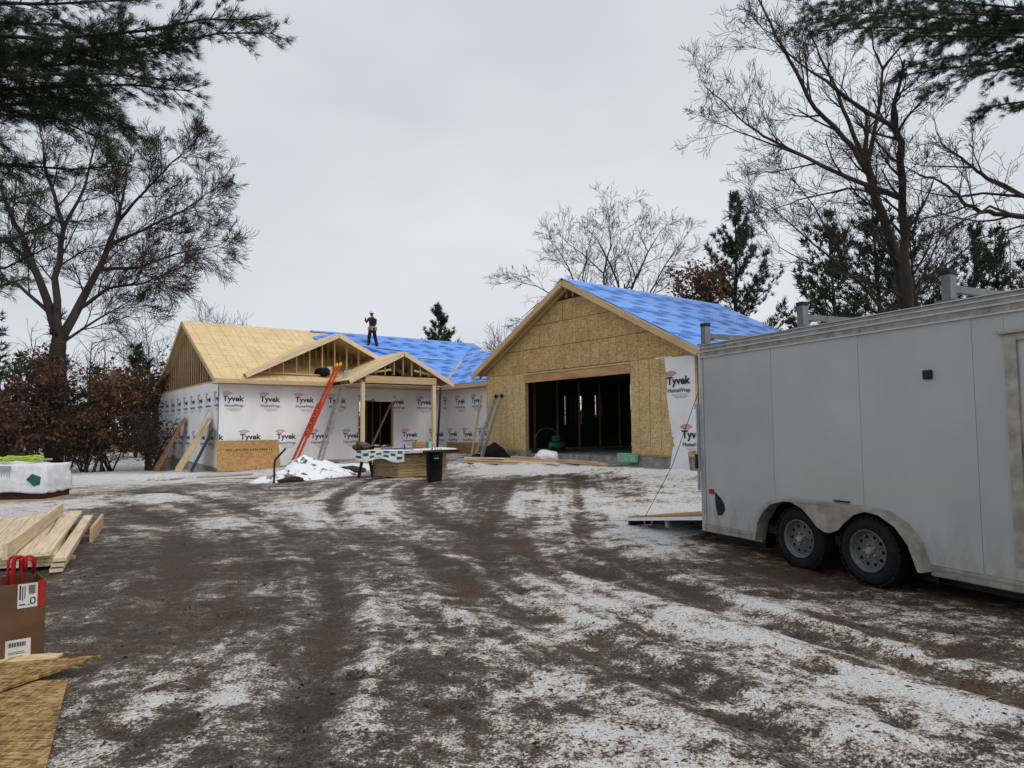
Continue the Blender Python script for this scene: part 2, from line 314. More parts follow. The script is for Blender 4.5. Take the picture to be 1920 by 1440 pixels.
cov = np.clip(cov + .58*streak - .42*ruts*(.75 + 1.6*fbm(GX*.7, GY*.7, 2)), 0, 1)
for hx, hy, hr, hd in ((-1.01, 4.71, .12, .07), (-.42, 4.1, .07, .03), (-12.3, 24.4, .8, .22)):      # boot and digging holes
    w = np.exp(-(((GX-hx)**2 + ((GY-hy)*1.3)**2)/hr**2)**1.6); hz -= hd*w; cov -= .55*w
# rough snow bank pushed up in front of the garage and along the left wall
for bx, by, brx, bry, ba, bh in ((.6, 20.3, 2.6, .7, -.55, .16), (-2.0, 22.0, 1.3, .5, .2, .14), (3.9, 17.8, 1.8, .6, -.6, .12), (-14.5, 24.6, 3.5, .8, .3, .14)):
    c, s = math.cos(ba), math.sin(ba); U = ((GX-bx)*c + (GY-by)*s)/brx; W = (-(GX-bx)*s + (GY-by)*c)/bry
    w = np.exp(-(U*U + W*W)); hz += bh*w*(.75 + 1.6*fbm(GX*3, GY*3, 3)); cov += .3*w
pit = np.zeros_like(GX)
for k in range(80):      # boot prints and clods trodden into the slush
    hx, hy, hr = rng.uniform(-3, 3.6), rng.uniform(3.2, 9), rng.uniform(.04, .11); j0, j1 = np.searchsorted(gy, (hy-.4, hy+.4)); i0, i1 = np.searchsorted(gx, (hx-.4, hx+.4)); a = rng.uniform(0, 3.1)
    X = GX[j0:j1, i0:i1] - hx; Y = GY[j0:j1, i0:i1] - hy; w = np.exp(-((((X*math.cos(a) + Y*math.sin(a))/hr/1.7)**2 + ((-X*math.sin(a) + Y*math.cos(a))/hr)**2))**1.5)
    hz[j0:j1, i0:i1] += w*hr*rng.choice((-.4, -.4, .25)); cov[j0:j1, i0:i1] -= .30*w*(.5 + 2*np.abs(fbm(X*9, Y*9, 2)))
hz += .022*np.clip(cov - .4, 0, .4)/.4*np.clip(1 - dist/30, 0, 1)
cov = np.clip(cov, 0, 1)
ny, nx = GX.shape
me = bpy.data.meshes.new('ground'); me.vertices.add(nx*ny)
me.vertices.foreach_set('co', np.stack([GX, GY, hz], -1).astype(np.float32).ravel())
ii = (np.arange(ny-1)[:, None]*nx + np.arange(nx-1)[None, :]).ravel()
quads = np.stack([ii, ii+1, ii+nx+1, ii+nx], -1).astype(np.int32)
me.loops.add(quads.size); me.loops.foreach_set('vertex_index', quads.ravel()); me.polygons.add(len(quads))
me.polygons.foreach_set('loop_start', np.arange(0, quads.size, 4, dtype=np.int32)); me.polygons.foreach_set('use_smooth', np.ones(len(quads), bool))
at = me.attributes.new('snow_cover', 'FLOAT', 'POINT'); at.data.foreach_set('value', cov.astype(np.float32).ravel())
at = me.attributes.new('rut', 'FLOAT', 'POINT'); at.data.foreach_set('value', ruts.astype(np.float32).ravel())
me.update(calc_edges=True); me.validate()
def gz(x, y):
    i = min(max(np.searchsorted(gx, x)-1, 0), nx-2); j = min(max(np.searchsorted(gy, y)-1, 0), ny-2)
    tx = (x-gx[i])/(gx[i+1]-gx[i]); ty = (y-gy[j])/(gy[j+1]-gy[j])
    return float((hz[j,i]*(1-tx) + hz[j,i+1]*tx)*(1-ty) + (hz[j+1,i]*(1-tx) + hz[j+1,i+1]*tx)*ty)
def ground_mat():
    m = bpy.data.materials.new('snow_and_mud'); m.use_nodes = True; t = m.node_tree; b = t.nodes['Principled BSDF']; lk = t.links.new
    tc = N(t, 'ShaderNodeTexCoord'); co = tc.outputs['Object']
    a = N(t, 'ShaderNodeAttribute'); a.attribute_name = 'snow_cover'; ar = N(t, 'ShaderNodeAttribute'); ar.attribute_name = 'rut'
    def noise(s, d=6., r=.62, st=None):
        n = N(t, 'ShaderNodeTexNoise', Scale=s, Detail=d, Roughness=r)
        if st:
            mp = N(t, 'ShaderNodeMapping'); mp.inputs['Scale'].default_value = st; mp.inputs['Rotation'].default_value = (0, 0, .5); lk(co, mp.inputs[0]); lk(mp.outputs[0], n.inputs['Vector'])
        else: lk(co, n.inputs['Vector'])
        return n.outputs['Fac']
    def math_(op, x, y=None, z=None):
        n = N(t, 'ShaderNodeMath', _operation=op)
        for i, q in enumerate((x, y, z)):
            if q is None: continue
            if isinstance(q, (int, float)): n.inputs[i].default_value = q
            else: lk(q, n.inputs[i])
        return n.outputs[0]
    def mr(v, a0, a1, b0, b1):
        n = N(t, 'ShaderNodeMapRange'); lk(v, n.inputs['Value'])
        for k, q in zip(('From Min', 'From Max', 'To Min', 'To Max'), (a0, a1, b0, b1)): n.inputs[k].default_value = q
        return n.outputs[0]
    def mix(f, x, y):
        n = N(t, 'ShaderNodeMix', _data_type='RGBA')
        if isinstance(f, (int, float)): n.inputs[0].default_value = f
        else: lk(f, n.inputs[0])
        for k, q in (('A', x), ('B', y)):
            if isinstance(q, tuple): n.inputs[k].default_value = (*q, 1)
            else: lk(q, n.inputs[k])
        return n.outputs['Result']
    n1 = noise(1.5, 4, .7, (1, 1.4, 1)); n2 = noise(8, 4, .75); n3 = noise(52, 2, .8); n4 = noise(.5, 2)
    nz = math_('ADD', math_('MULTIPLY', n1, .40), math_('ADD', math_('MULTIPLY', n2, .34), math_('MULTIPLY', n3, .26)))   # about .5 +- .12
    thr = mr(a.outputs['Fac'], 0, 1, .66, .345)
    d = math_('SUBTRACT', nz, thr)
    snow = mr(d, -.015, .02, 0, 1); film = mr(d, -.11, -.01, 0, 1)
    sp = mr(n3, .36, .66, 0, 1)
    soil = mix(sp, (.011, .0075, .0045), (.066, .042, .023))
    soil = mix(mr(n4, .40, .6, 0, 1), soil, mix(sp, (.026, .014, .007), (.12, .066, .031)))
    ice = mix(mr(n2, .32, .68, 0, 1), mix(sp, (.036, .027, .018), (.11, .085, .058)), mix(sp, (.13, .108, .08), (.29, .255, .205)))
    icef = math_('MULTIPLY', film, mr(n1, .35, .6, .35, .9))
    c = mix(icef, soil, ice)
    sn = mix(mr(d, .01, .065, 0, 1), mix(sp, (.23, .187, .135), (.55, .49, .41)), mix(sp, (.66, .655, .65), (.84, .84, .845)))
    far = N(t, 'ShaderNodeSeparateXYZ'); lk(co, far.inputs[0])
    c = mix(math_('MULTIPLY', snow, .93), c, sn)
    deb = math_('GREATER_THAN', noise(28, 1, .55), .68)
    c = mix(math_('MULTIPLY', deb, .8), c, (.05, .034, .022))
    lk(c, b.inputs['Base Color'])
    rg = mix(snow, mix(icef, (.62, .62, .62), (.34, .34, .34)), (.7, .7, .7)); lk(rg, b.inputs['Roughness'])
    b.inputs['Specular IOR Level'].default_value = .35
    hgt = noise(20, 4, .8)
    bp = N(t, 'ShaderNodeBump', Strength=1.0, Distance=.055); lk(hgt, bp.inputs['Height']); lk(bp.outputs[0], b.inputs['Normal'])
    return m
M_ground = ground_mat()
g = mkobj('ground', me, M_ground); g['kind'] = 'structure'; g['label'] = 'muddy yard with trampled snow, ice and tyre ruts'

# ---------------- house ----------------
HRZ = R_(37.5); C0 = Vector((-11.497, 27.158, 0))
_c, _s = math.cos(HRZ), math.sin(HRZ)
def hw(u, v, z=0): return Vector((C0.x + u*_c - v*_s, C0.y + u*_s + v*_c, z))
HOUSE = tag(empty('house', C0, HRZ), 'new house under construction with white wrapped walls, blue roof covering and open attached garage', 'house')
PT = .52; EZ = 3.70                                   # main roof pitch, top of eave
def zf(v): return EZ + PT*(v + .5)                    # front slope of main roof
FL = .80                                              # floor level
def panel(name, poly2, plane, th, m, parent, M=None):
    """thin sheet: poly2 in (x,y) of the matrix M's plane, thickness th along its z"""
    if len(poly2) < 3: return None
    me = MB().prism([(x, y, 0) for x, y in poly2], (0, 0, th)).mesh(name)
    o = mkobj(name, me, m, parent); o.matrix_local = M; return o
def slopeM(o, x, y):
    """matrix from origin and two unit axes"""
    o, x, y = Vector(o), Vector(x).normalized(), Vector(y).normalized(); z = x.cross(y)
    return Matrix(((x.x,y.x,z.x,o.x),(x.y,y.y,z.y,o.y),(x.z,y.z,z.z,o.z),(0,0,0,1)))
def wall_x(name, poly, th, m, origin, xdir, parent=HOUSE):
    """upright sheet; poly in (along, height); origin on outer face; sheet goes th INTO the wall. outer normal = xdir x z"""
    M = slopeM(origin, xdir, (0, 0, 1)); n = M.col[2].to_3d()
    me = MB().prism([(x, y, -th) for x, y in poly], (0, 0, th)).mesh(name); o = mkobj(name, me, m, parent); o.matrix_local = M; return o
# foundation
fb = MB()
fb.box(0.02, 10.48, .03, .28, -.6, FL-.02); fb.box(.02, .27, .28, 11.55, -.9, FL-.02); fb.box(10.52, 10.75, -6.8, .03, -.4, FL-.02)
foundation = fb.build('foundation', M_conc, HOUSE)
gf = MB(); gf.box(8.03, 8.28, -9.2, -6.87, -.3, FL+.05); gf.box(8.03, 8.28, -16.6, -14.25, -.3, FL+.05); gf.box(8.28, 16, -16.6, -16.35, -.3, FL+.05); gf.box(8.28, 16, -7.12, -6.87, -.3, FL+.05)
gf.build('garage_foundation', M_conc, HOUSE)
MB().box(8.28, 16, -16.35, -7.12, .2, FL-.04).build('garage_slab', M_conc, HOUSE)
MB().box(.3, 10.5, .3, 11.4, .2, FL-.06).build('floor_deck', M_shade, HOUSE)
# --- wrapped walls. front wall v=0 (outer normal -v): x axis = +u
DL, DR, DT = 5.87, 7.63, 2.93
fw = HOUSE
front = MB()
for poly in ([(0, .16), (DL, .3), (DL, 3.62), (0, 3.62)], [(DR, .42), (10.5, .42), (10.5, 3.62), (DR, 3.62)], [(DL, DT), (DR, DT), (DR, 3.62), (DL, 3.62)]):
    front.prism([(x, .012, z) for x, z in poly], (0, -.012, 0))
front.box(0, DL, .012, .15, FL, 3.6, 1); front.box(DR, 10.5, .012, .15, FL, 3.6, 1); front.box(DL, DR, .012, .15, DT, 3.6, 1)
front_wall = front.build('front_wall_wrap', [M_wrap, M_shade], HOUSE)
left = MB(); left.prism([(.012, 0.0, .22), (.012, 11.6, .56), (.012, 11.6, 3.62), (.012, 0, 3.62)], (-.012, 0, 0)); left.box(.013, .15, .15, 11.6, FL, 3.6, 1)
left_wall = left.build('side_wall_wrap', [M_wrap, M_shade], HOUSE)
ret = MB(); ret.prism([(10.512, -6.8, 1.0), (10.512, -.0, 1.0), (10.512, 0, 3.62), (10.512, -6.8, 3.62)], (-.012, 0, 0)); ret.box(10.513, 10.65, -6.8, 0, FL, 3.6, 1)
return_wall = ret.build('return_wall_wrap', [M_wrap, M_shade], HOUSE)
wall_x('osb_strip', [(0, .35), (3.6, .35), (3.6, 1.03), (0, 1.03)], .012, M_osb_sheet, (10.49, 0, 0), (0, -1, 0))
wall_x('osb_strip', [(0, .28), (4, .18), (4, .52), (0, .62)], .012, M_lum, (-.004, 11.7, 0), (0, -1, 0))
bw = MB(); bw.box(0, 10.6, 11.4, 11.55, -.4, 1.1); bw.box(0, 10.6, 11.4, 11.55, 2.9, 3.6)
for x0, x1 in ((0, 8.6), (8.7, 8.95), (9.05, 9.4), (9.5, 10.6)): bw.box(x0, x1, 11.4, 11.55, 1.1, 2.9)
bw.build('back_wall', M_shade, HOUSE)
MB().box(10.6, 16, 5.2, 5.3, FL, 3.6).build('wing_back_wall', M_shade, HOUSE)
MB().box(11.4, 11.5, 5.3, 11.4, FL, 3.6).build('end_wall', M_shade, HOUSE)
# corner seam flap of the wrap, loose strip by the corner
MB().prism([(-.02, -.016, 3.6), (.10, -.03, 3.55), (.45, -.02, .45), (.25, -.016, .45)], (0, .006, 0)).build('wrap_flap', M_wrap, front_wall)
# --- logo artwork (flat print): one mesh per clip shape
def text_mesh(s, size, off=0.0, space=1.0):
    c = bpy.data.curves.new('t', 'FONT'); c.body = s; c.size = size; c.align_x = 'CENTER'; c.align_y = 'CENTER'; c.offset = off; c.space_character = space; c.resolution_u = 3
    o = bpy.data.objects.new('t', c); COL.objects.link(o); dg = bpy.context.evaluated_depsgraph_get()
    m = bpy.data.meshes.new_from_object(o.evaluated_get(dg)); bpy.data.objects.remove(o); bpy.data.curves.remove(c)
    return [v.co.copy() for v in m.vertices], [tuple(p.vertices) for p in m.polygons]
def fit(tm, w, cx, cy, h=None):
    vs, fs = tm; xs = [v.x for v in vs]; ys = [v.y for v in vs]
    sx = w/(max(xs)-min(xs)); sy = h/(max(ys)-min(ys)) if h else sx; mx = (max(xs)+min(xs))/2; my = (max(ys)+min(ys))/2
    return [Vector(((v.x-mx)*sx + cx, (v.y-my)*sy + cy, 0)) for v in vs], fs
T1 = text_mesh('Tyvek', 1, .03); T2 = text_mesh('HomeWrap.', 1, .018); T3 = text_mesh('DUPONT', 1, .012)
def logo_mb():
    b = MB()
    b.add(*fit(T1, .82, 0, -.02, .30), 0); b.add(*fit(T2, .80, .02, -.275, .155), 0)
    b.add(*fit(T3, .245, -.26, .225, .07), 1)
    ring = []; 
    for k in range(28):
        a = 2*math.pi*k/28; ring += [(-.26 + .165*math.cos(a), .225 + .066*math.sin(a), 0), (-.26 + .143*math.cos(a), .225 + .048*math.sin(a), 0)]
    b.add(ring, [(2*k, (2*k+2) % 56, (2*k+3) % 56, 2*k+1) for k in range(28)], 1)
    for sx in (-1, 1): b.add([(-.26 + sx*.175, .25, 0), (-.26 + sx*.215, .225, 0), (-.26 + sx*.175, .20, 0)], [(0, 1, 2) if sx < 0 else (0, 2, 1)], 1)
    for k, (w, y, mi) in enumerate(((.60, -.375, 2), (.52, -.41, 2), (.46, -.44, 2), (.34, -.475, 1))):
        x = -w/2 + .05
        while x < w/2:
            l = random.uniform(.05, .14); b.add([(x, y, 0), (x+l, y, 0), (x+l, y+.012, 0), (x, y+.012, 0)], [(0, 1, 2, 3)], mi); x += l + .015
    return b
LOGO = logo_mb().mesh('logo')
for m in (M_navy, M_red, M_grey_print): LOGO.materials.append(m)
def logo(parent, M, cx, cz, clips=()):
    """stamp the logo with centre (cx,cz) in the wall plane M; clips: (a,b,c) keep a*x+b*z<=c in wall coords"""
    me = LOGO
    if clips:
        bm = bmesh.new(); bm.from_mesh(LOGO)
        for a, b_, c in clips:
            c2 = c - a*cx - b_*cz; n = Vector((a, b_, 0)); 
            bmesh.ops.bisect_plane(bm, geom=bm.verts[:] + bm.edges[:] + bm.faces[:], plane_co=n*(c2/n.length_squared), plane_no=n, clear_outer=True)
        if not bm.faces: bm.free(); return
        me = bpy.data.meshes.new('logo'); bm.to_mesh(me); bm.free()
        for m in (M_navy, M_red, M_grey_print): me.materials.append(m)
    o = bpy.data.objects.new('printed_logo', me); COL.objects.link(o); o.parent = parent
    o.matrix_local = M @ Matrix.Translation((cx, cz, 0))
MF = slopeM((0, -.004, 0), (1, 0, 0), (0, 0, 1)); ML = slopeM((-.004, 0, 0), (0, -1, 0), (0, 0, 1)); MR = slopeM((10.496, 0, 0), (0, -1, 0), (0, 0, 1))
for k in range(8):
    u = .55 + 1.45*k; cl = []
    if k == 0: cl = [(-1, 0, -.03)]
    if u > 9.9: cl = [(1, 0, 10.48)]
    if abs(u - 6.75) < 1.6: cl = [(0, -1, -DT)] if DL - .1 < u < DR else ([(1, 0, DL)] if u < DL else [])
    if k == 4: cl = [(0, -1, -DT)]
    if k == 5: cl = [(-1, 0, -DR)]
    logo(front_wall, MF, u, 2.93, cl)
for k in range(-1, 7):
    u = 1.24 + 1.45*k; cl = []
    if k == -1: cl = [(-1, 0, -.02)]
    if k == 3: cl = [(1, 0, DL)]
    if k == 4: continue
    if u > 9.7: cl = [(1, 0, 10.48)]
    logo(front_wall, MF, u, 1.41, cl)
for k in range(9):
    v = .28 + 1.31*k; logo(left_wall, ML, -v, 2.95, [(1, 0, -.03)] if k == 0 else ())
for k in range(8):
    v = 1.07 + 1.31*k; logo(left_wall, ML, -v, 1.40, ())
for v in (1.19, 2.56, 3.93): logo(return_wall, MR, v, 2.95)
for v in (.53, 1.81, 3.1, 4.4): logo(return_wall, MR, v, 1.42, [(-1, 0, -.02)])
# --- main roof: front slope, sheets laid one by one; the blue part lies over them
sl = math.hypot(1, PT); yv = Vector((0, 1, PT)).normalized()
MS = slopeM((0, -.5, EZ), (1, 0, 0), (0, 1, PT)); SLEN = 5.7*sl; RV = 5.2; RZ = zf(RV)
front_slope = panel('roof_deck', [(-.3, 0), (10.0, 0), (10.0 + 5.7, SLEN), (-.3, SLEN)], None, .02, M_stud, HOUSE, MS @ Matrix.Translation((0, 0, -.04)))
row = 0; y = 0
while y < SLEN - .02:
    y1 = min(y + 1.22, SLEN); x = -.3 - (1.22 if row % 2 else 0)
    while x < 16:
        poly = inset_rect(max(x, -.3), x + 2.44, y, y1, .007)
        poly = clip(poly, 1, -1/sl, 10.0) if len(poly) > 2 else poly          # valley at 45 degrees in plan
        if x + 2.44 > -.25 and len(poly) > 2: panel('sheathing_panel', poly, None, .012, M_ply, front_slope, Matrix.Translation((0, 0, .021 + random.uniform(0, .002))))
        x += 2.44
    y = y1; row += 1
# back slope with its lower, flatter part
MB().prism([(-.3, RV, RZ), (-.3, 7.9, 5.1), (-.3, 12.1, 3.5), (-.3, 12.1, 3.46), (-.3, 7.9, 5.04), (-.3, RV, RZ-.045)], (16.0, 0, 0)).build('back_roof_slope', M_ply, HOUSE)
# fascia and rake boards
for a, b, nm in (((-.32, -.52, EZ-.09), (4.4, -.52, EZ-.09), 'fascia_board'), ((9.2, -.52, EZ-.09), (10.0, -.52, EZ-.09), 'fascia_board')):
    board(nm, a, b, .04, .17, M_lum, HOUSE)
board('fascia_board', (9.98, -.54, EZ-.09), (9.98, -6.4, EZ-.09), .04, .17, M_lum, HOUSE)
for pa, pb in (((-.32, -.54, EZ-.10), (-.32, RV, RZ-.10)), ((-.32, RV, RZ-.10), (-.32, 7.9, 5.0)), ((-.32, 7.9, 5.0), (-.32, 12.12, 3.4))):
    board('rake_board', pa, pb, .04, .17, M_lum, HOUSE)
MB().box(-.3, 10, -.5, 0, EZ-.2, EZ-.185).build('soffit', M_stud, HOUSE); MB().box(10.0, 10.5, -6.4, -.0, EZ-.2, EZ-.185).build('return_soffit', M_stud, HOUSE)
# left gable wall: open studs
def ztop_gable(v): return (zf(v) - .16) if v < RV else 6.5 - (v - RV)*(6.5-3.62)/(11.6-RV)
gable = MB(); gable.box(.01, .10, 0, 11.6, 3.62, 3.70); gab = gable.build('gable_plate', M_lum, HOUSE)
for k in range(28):
    v = .32 + k*.405
    if v > 11.2: break
    board('gable_stud', (.05, v, 3.7), (.05, v, min(ztop_gable(v), zf(min(v, RV))) - .02), .035, .05, M_lum, gab, up=(0, 1, 0))
board('gable_chord', (.06, .1, 3.70), (.06, RV, ztop_gable(RV-.001)), .05, .12, M_stud, gab); board('gable_chord', (.06, RV, 6.42), (.06, 11.5, 3.66), .05, .12, M_stud, gab)
# roof trusses in the attic, seen through the open gable
for u in (1.2, 2.4, 3.6):
    tr = MB(); tr.beam((u, .1, 3.68), (u, 11.5, 3.68), .04, .09); tr.beam((u, .1, 3.72), (u, RV, RZ-.2), .04, .09); tr.beam((u, RV, RZ-.2), (u, 11.5, 3.68), .04, .09)
    for v in (2, 3.6, 5.2, 7, 9): tr.beam((u, v, 3.7), (u, v, ztop_gable(v)-.1), .04, .09, up=(0, 1, 0))
    tr.build('roof_truss', M_stud, HOUSE)
MB().box(5.2, 5.25, .1, 11.5, 3.66, 6.3).build('attic_partition', M_shade, HOUSE) if False else None
MB().box(.2, 10.4, .2, 11.4, 3.60, 3.63).build('ceiling_deck', M_shade, HOUSE)
# --- blue underlayment on main roof: overlapping courses
def blue_course(poly, M, lift, parent, name='underlayment_course', step=.2, amp=.011):
    """wrinkled strip of roofing underlayment clipped to poly (x along, y up the slope)"""
    xs = [p[0] for p in poly]; ys = [p[1] for p in poly]; bm = bmesh.new()
    nx_ = max(2, int((max(xs)-min(xs))/step)); ny_ = max(2, int((max(ys)-min(ys))/step))
    bmesh.ops.create_grid(bm, x_segments=nx_, y_segments=ny_, size=.5)
    for v in bm.verts:
        x = min(xs) + (v.co.x + .5)*(max(xs)-min(xs)); y = min(ys) + (v.co.y + .5)*(max(ys)-min(ys)); v.co = (x, y, 0)
    n = len(poly); cx = sum(xs)/n; cy = sum(ys)/n
    for i in range(n):
        p, q = poly[i], poly[(i+1) % n]; nn = Vector((q[1]-p[1], p[0]-q[0], 0))
        if nn.length < 1e-6: continue
        if nn.dot(Vector((cx-p[0], cy-p[1], 0))) > 0: nn = -nn
        bmesh.ops.bisect_plane(bm, geom=bm.verts[:] + bm.edges[:] + bm.faces[:], plane_co=(p[0], p[1], 0), plane_no=nn, clear_outer=True)
    A = np.array([[v.co.x, v.co.y] for v in bm.verts]); dz = amp*(fbm(A[:, 0]*1.7 + 5, A[:, 1]*5, 3)*2)
    for v, d in zip(bm.verts, dz): v.co.z = lift + d + amp*.6
    me = bpy.data.meshes.new(name); bm.to_mesh(me); bm.free()
    me.polygons.foreach_set('use_smooth', [True]*len(me.polygons))
    o = mkobj(name, me, M_blue, parent); o.matrix_local = M
    sd_ = o.modifiers.new('thickness', 'SOLIDIFY'); sd_.thickness = .003
    return o
def print_mb():
    b = MB(); ring = []
    for k in range(20):
        a = 2*math.pi*k/20; ring += [(.27*math.cos(a), .10*math.sin(a)+.02, 0), (.235*math.cos(a), .068*math.sin(a)+.02, 0)]
    b.add(ring, [(2*k, (2*k+2) % 40, (2*k+3) % 40, 2*k+1) for k in range(3, 16)])
    for k, (x, w) in enumerate(((-.15, .05), (-.08, .045), (-.015, .05), (.055, .06), (.13, .05), (.20, .05))):
        for r_ in range(3): b.add([(x, -.06 + r_*.055, 0), (x+w, -.06 + r_*.055, 0), (x+w, -.025 + r_*.055, 0), (x, -.025 + r_*.055, 0)], [(0, 1, 2, 3)])
    b.add([(.2, -.1, 0), (.42, -.1, 0), (.42, -.085, 0), (.2, -.085, 0)], [(0, 1, 2, 3)])
    return b
PRINT = print_mb().mesh('print'); PRINT.materials.append(M_blueprint)
def inpoly(poly, x, y, m=.3):
    n = len(poly); s = 0
    A = sum(poly[i][0]*poly[(i+1) % n][1] - poly[(i+1) % n][0]*poly[i][1] for i in range(n)); sg = 1 if A > 0 else -1
    for i in range(n):
        p, q = poly[i], poly[(i+1) % n]; l = math.hypot(q[0]-p[0], q[1]-p[1])
        if l > 1e-6 and sg*((q[0]-p[0])*(y-p[1]) - (q[1]-p[1])*(x-p[0]))/l < m: return False
    return True
def prints(poly, o, lift, y0, y1):
    r = 0; y = y0 + .22
    while y < y1 - .15:
        x = min(p[0] for p in poly) + (.45 if r % 2 else 0)
        while x < max(p[0] for p in poly):
            if inpoly(poly, x, y, .16):
                q = bpy.data.objects.new('printed_mark', PRINT); COL.objects.link(q); q.parent = o; q.matrix_local = Matrix.Translation((x, y, lift + .026)) @ Matrix.Rotation(random.uniform(-.04, .04), 4, 'Z') @ Matrix.Scale(1.15, 4)
            x += 1.15 + random.uniform(-.05, .05)
        y += .58; r += 1
def blue_roof(poly, M, parent, lift0=.04, w=1.04):
    ys = [p[1] for p in poly]; y = min(ys); k = 0
    while y < max(ys) - .02:
        y1 = min(y + w + .08, max(ys)); pc = clip(clip(poly, 0, -1, -y), 0, 1, y1)
        if len(pc) > 2:
            lf = lift0 + .009*(k % 2) + .001*k; o = blue_course(pc, M, lf, parent); prints(pc, o, lf, y, y1 - .08)
        y += w; k += 1
underlay = HOUSE
mp_ = [(5.75, SLEN*.0), (10.0, 0), (15.7, SLEN), (5.66, SLEN)]
blue_roof([(8.2, 0), (10.0, 0), (15.7, SLEN), (5.66, SLEN), (5.5, 5.5), (4.7, 5.1), (4.95, 4.95), (6.2, 4.8)], MS, HOUSE)
# cross roof slope over the return wall (faces -u), eave at u=10
MC = slopeM((10.0, 0, EZ), (0, -1, 0), (1, 0, PT))
cp = [(.5, 0), (6.3, 0), (2.8, 2.4*sl), (-1.0, 3.78*sl), (-5.2, 5.7*sl)]
panel('cross_roof_deck', cp, None, .03, M_ply, HOUSE, MC @ Matrix.Translation((0, 0, -.02)))
blue_roof(cp, MC, HOUSE, .014)
# grey valley strip
vb = MB(); a, b_ = Vector((10.5, 0.0, zf(0)+.075)), Vector((13.1, 2.6, zf(2.6)+.075)); d = Vector((.09, -.09, 0))
vb.prism([a-d, a+d, b_+d, b_-d], (0, 0, .006)).build('valley_strip', M_conc, HOUSE)
# --- front gable dormer (open framing) and porch
def gable_roof(name, uc, half, v0, v1, ez, pitch, mfront, th=.03):
    """two slopes; v0 front edge, v1 back"""
    root = None; rz = ez + pitch*half; sl_ = math.hypot(1, pitch)
    for sgn in (-1, 1):
        b = MB(); e = (uc + sgn*half, ez); r = (uc, rz)
        b.prism([(e[0], v0, e[1]), (r[0], v0, r[1]), (r[0], v0, r[1]+th*sl_), (e[0], v0, e[1]+th*sl_)], (0, v1-v0, 0))
        o = b.build('roof_slope', M_ply, HOUSE)
        board('rake_board', (e[0] - sgn*.0, v0 - .022, e[1] - .055), (r[0], v0 - .022, r[1] - .055), .04, .19, M_lum_pale, HOUSE)
    return rz
DU, DH, DZ, DP = 4.75, 3.88, 3.90, .485
gable_roof('dormer', DU, DH, -.5, 3.6, DZ, DP, None)
# the dormer's sheathing triangle stands behind the studs
dm = HOUSE
dpl = board('dormer_plate', (DU-3.3, -.02, 4.02), (DU+3.3, -.02, 4.02), .09, .05, M_lum, HOUSE)
for row_, (v_, m_) in enumerate(((-.02, M_lum), (1.1, M_stud))):
    for k in range(-6, 7):
        u = DU + k*.56 + (.16 if row_ else 0); top = DZ + DP*(DH - abs(u-DU)) - .06; bot = max(4.04, zf(v_) + .06)
        if top - bot > .12: board('dormer_stud', (u, v_, bot), (u, v_, top), .045, .09, m_, HOUSE, up=(0, 1, 0))
PU, PH, PZ, PP, PV = 6.81, 2.48, 3.66, .515, -2.5
gable_roof('porch', PU, PH, PV, 2.0, PZ, PP, None)
for k in range(-4, 5):
    u = PU + k*.42; top = PZ + PP*(PH - abs(u-PU)) - .06
    for v_ in ((PV+.12,) if k % 2 else (PV+.12, PV+1.1)):
        if top - 3.98 > .1: board('porch_stud', (u, v_, 3.95), (u, v_, top), .04, .085, M_stud, HOUSE, up=(0, 1, 0))
for sgn in (-1, 1): board('porch_chord', (PU + sgn*2.0, PV+.12, 3.93), (PU + sgn*.55, PV+.12, 4.18), .04, .09, M_lum, HOUSE)
board('porch_beam', (PU-1.75, PV+.1, 3.74), (PU+1.62, PV+.1, 3.74), .13, .30, M_lum, HOUSE)
for u in (4.97, 8.33):
    board('porch_side_beam', (u, PV+.2, 3.62), (u, 0, 3.62), .13, .20, M_lum, HOUSE)
    board('porch_post', (u, PV+.12, .34), (u, PV+.12, 3.6), .14, .14, M_lum_pale, HOUSE, up=(0, 1, 0))
MB().box(PU-PH+.1, PU+PH-.1, PV+.1, -.05, 3.52, 3.535).build('porch_ceiling', M_ply, HOUSE)
MB().box(4.5, 9.4, -2.7, 0, .0, .40).build('porch_slab', M_conc, HOUSE)
# interior framing seen through the doorway
for k in range(9):
    u = 5.2 + k*.42; board('interior_stud', (u, 3.2, FL), (u, 3.2, 3.55), .04, .09, M_stud, HOUSE, up=(0, 1, 0))
for k in range(7):
    u = 4.6 + k*.8; board('interior_stud', (u, 6.5, FL), (u, 6.5, 3.55), .04, .09, M_stud, HOUSE, up=(0, 1, 0))
board('door_brace', (DL+.75, .2, FL+.1), (DR-.05, .2, DT-.1), .04, .13, M_stud, HOUSE, up=(0, 1, 0))
board('door_jack_stud', (DL+.03, .08, FL-.3), (DL+.03, .08, DT), .05, .14, M_stud, HOUSE, up=(0, 1, 0)); board('door_jack_stud', (DR-.03, .08, FL-.3), (DR-.03, .08, DT), .05, .14, M_stud, HOUSE, up=(0, 1, 0))
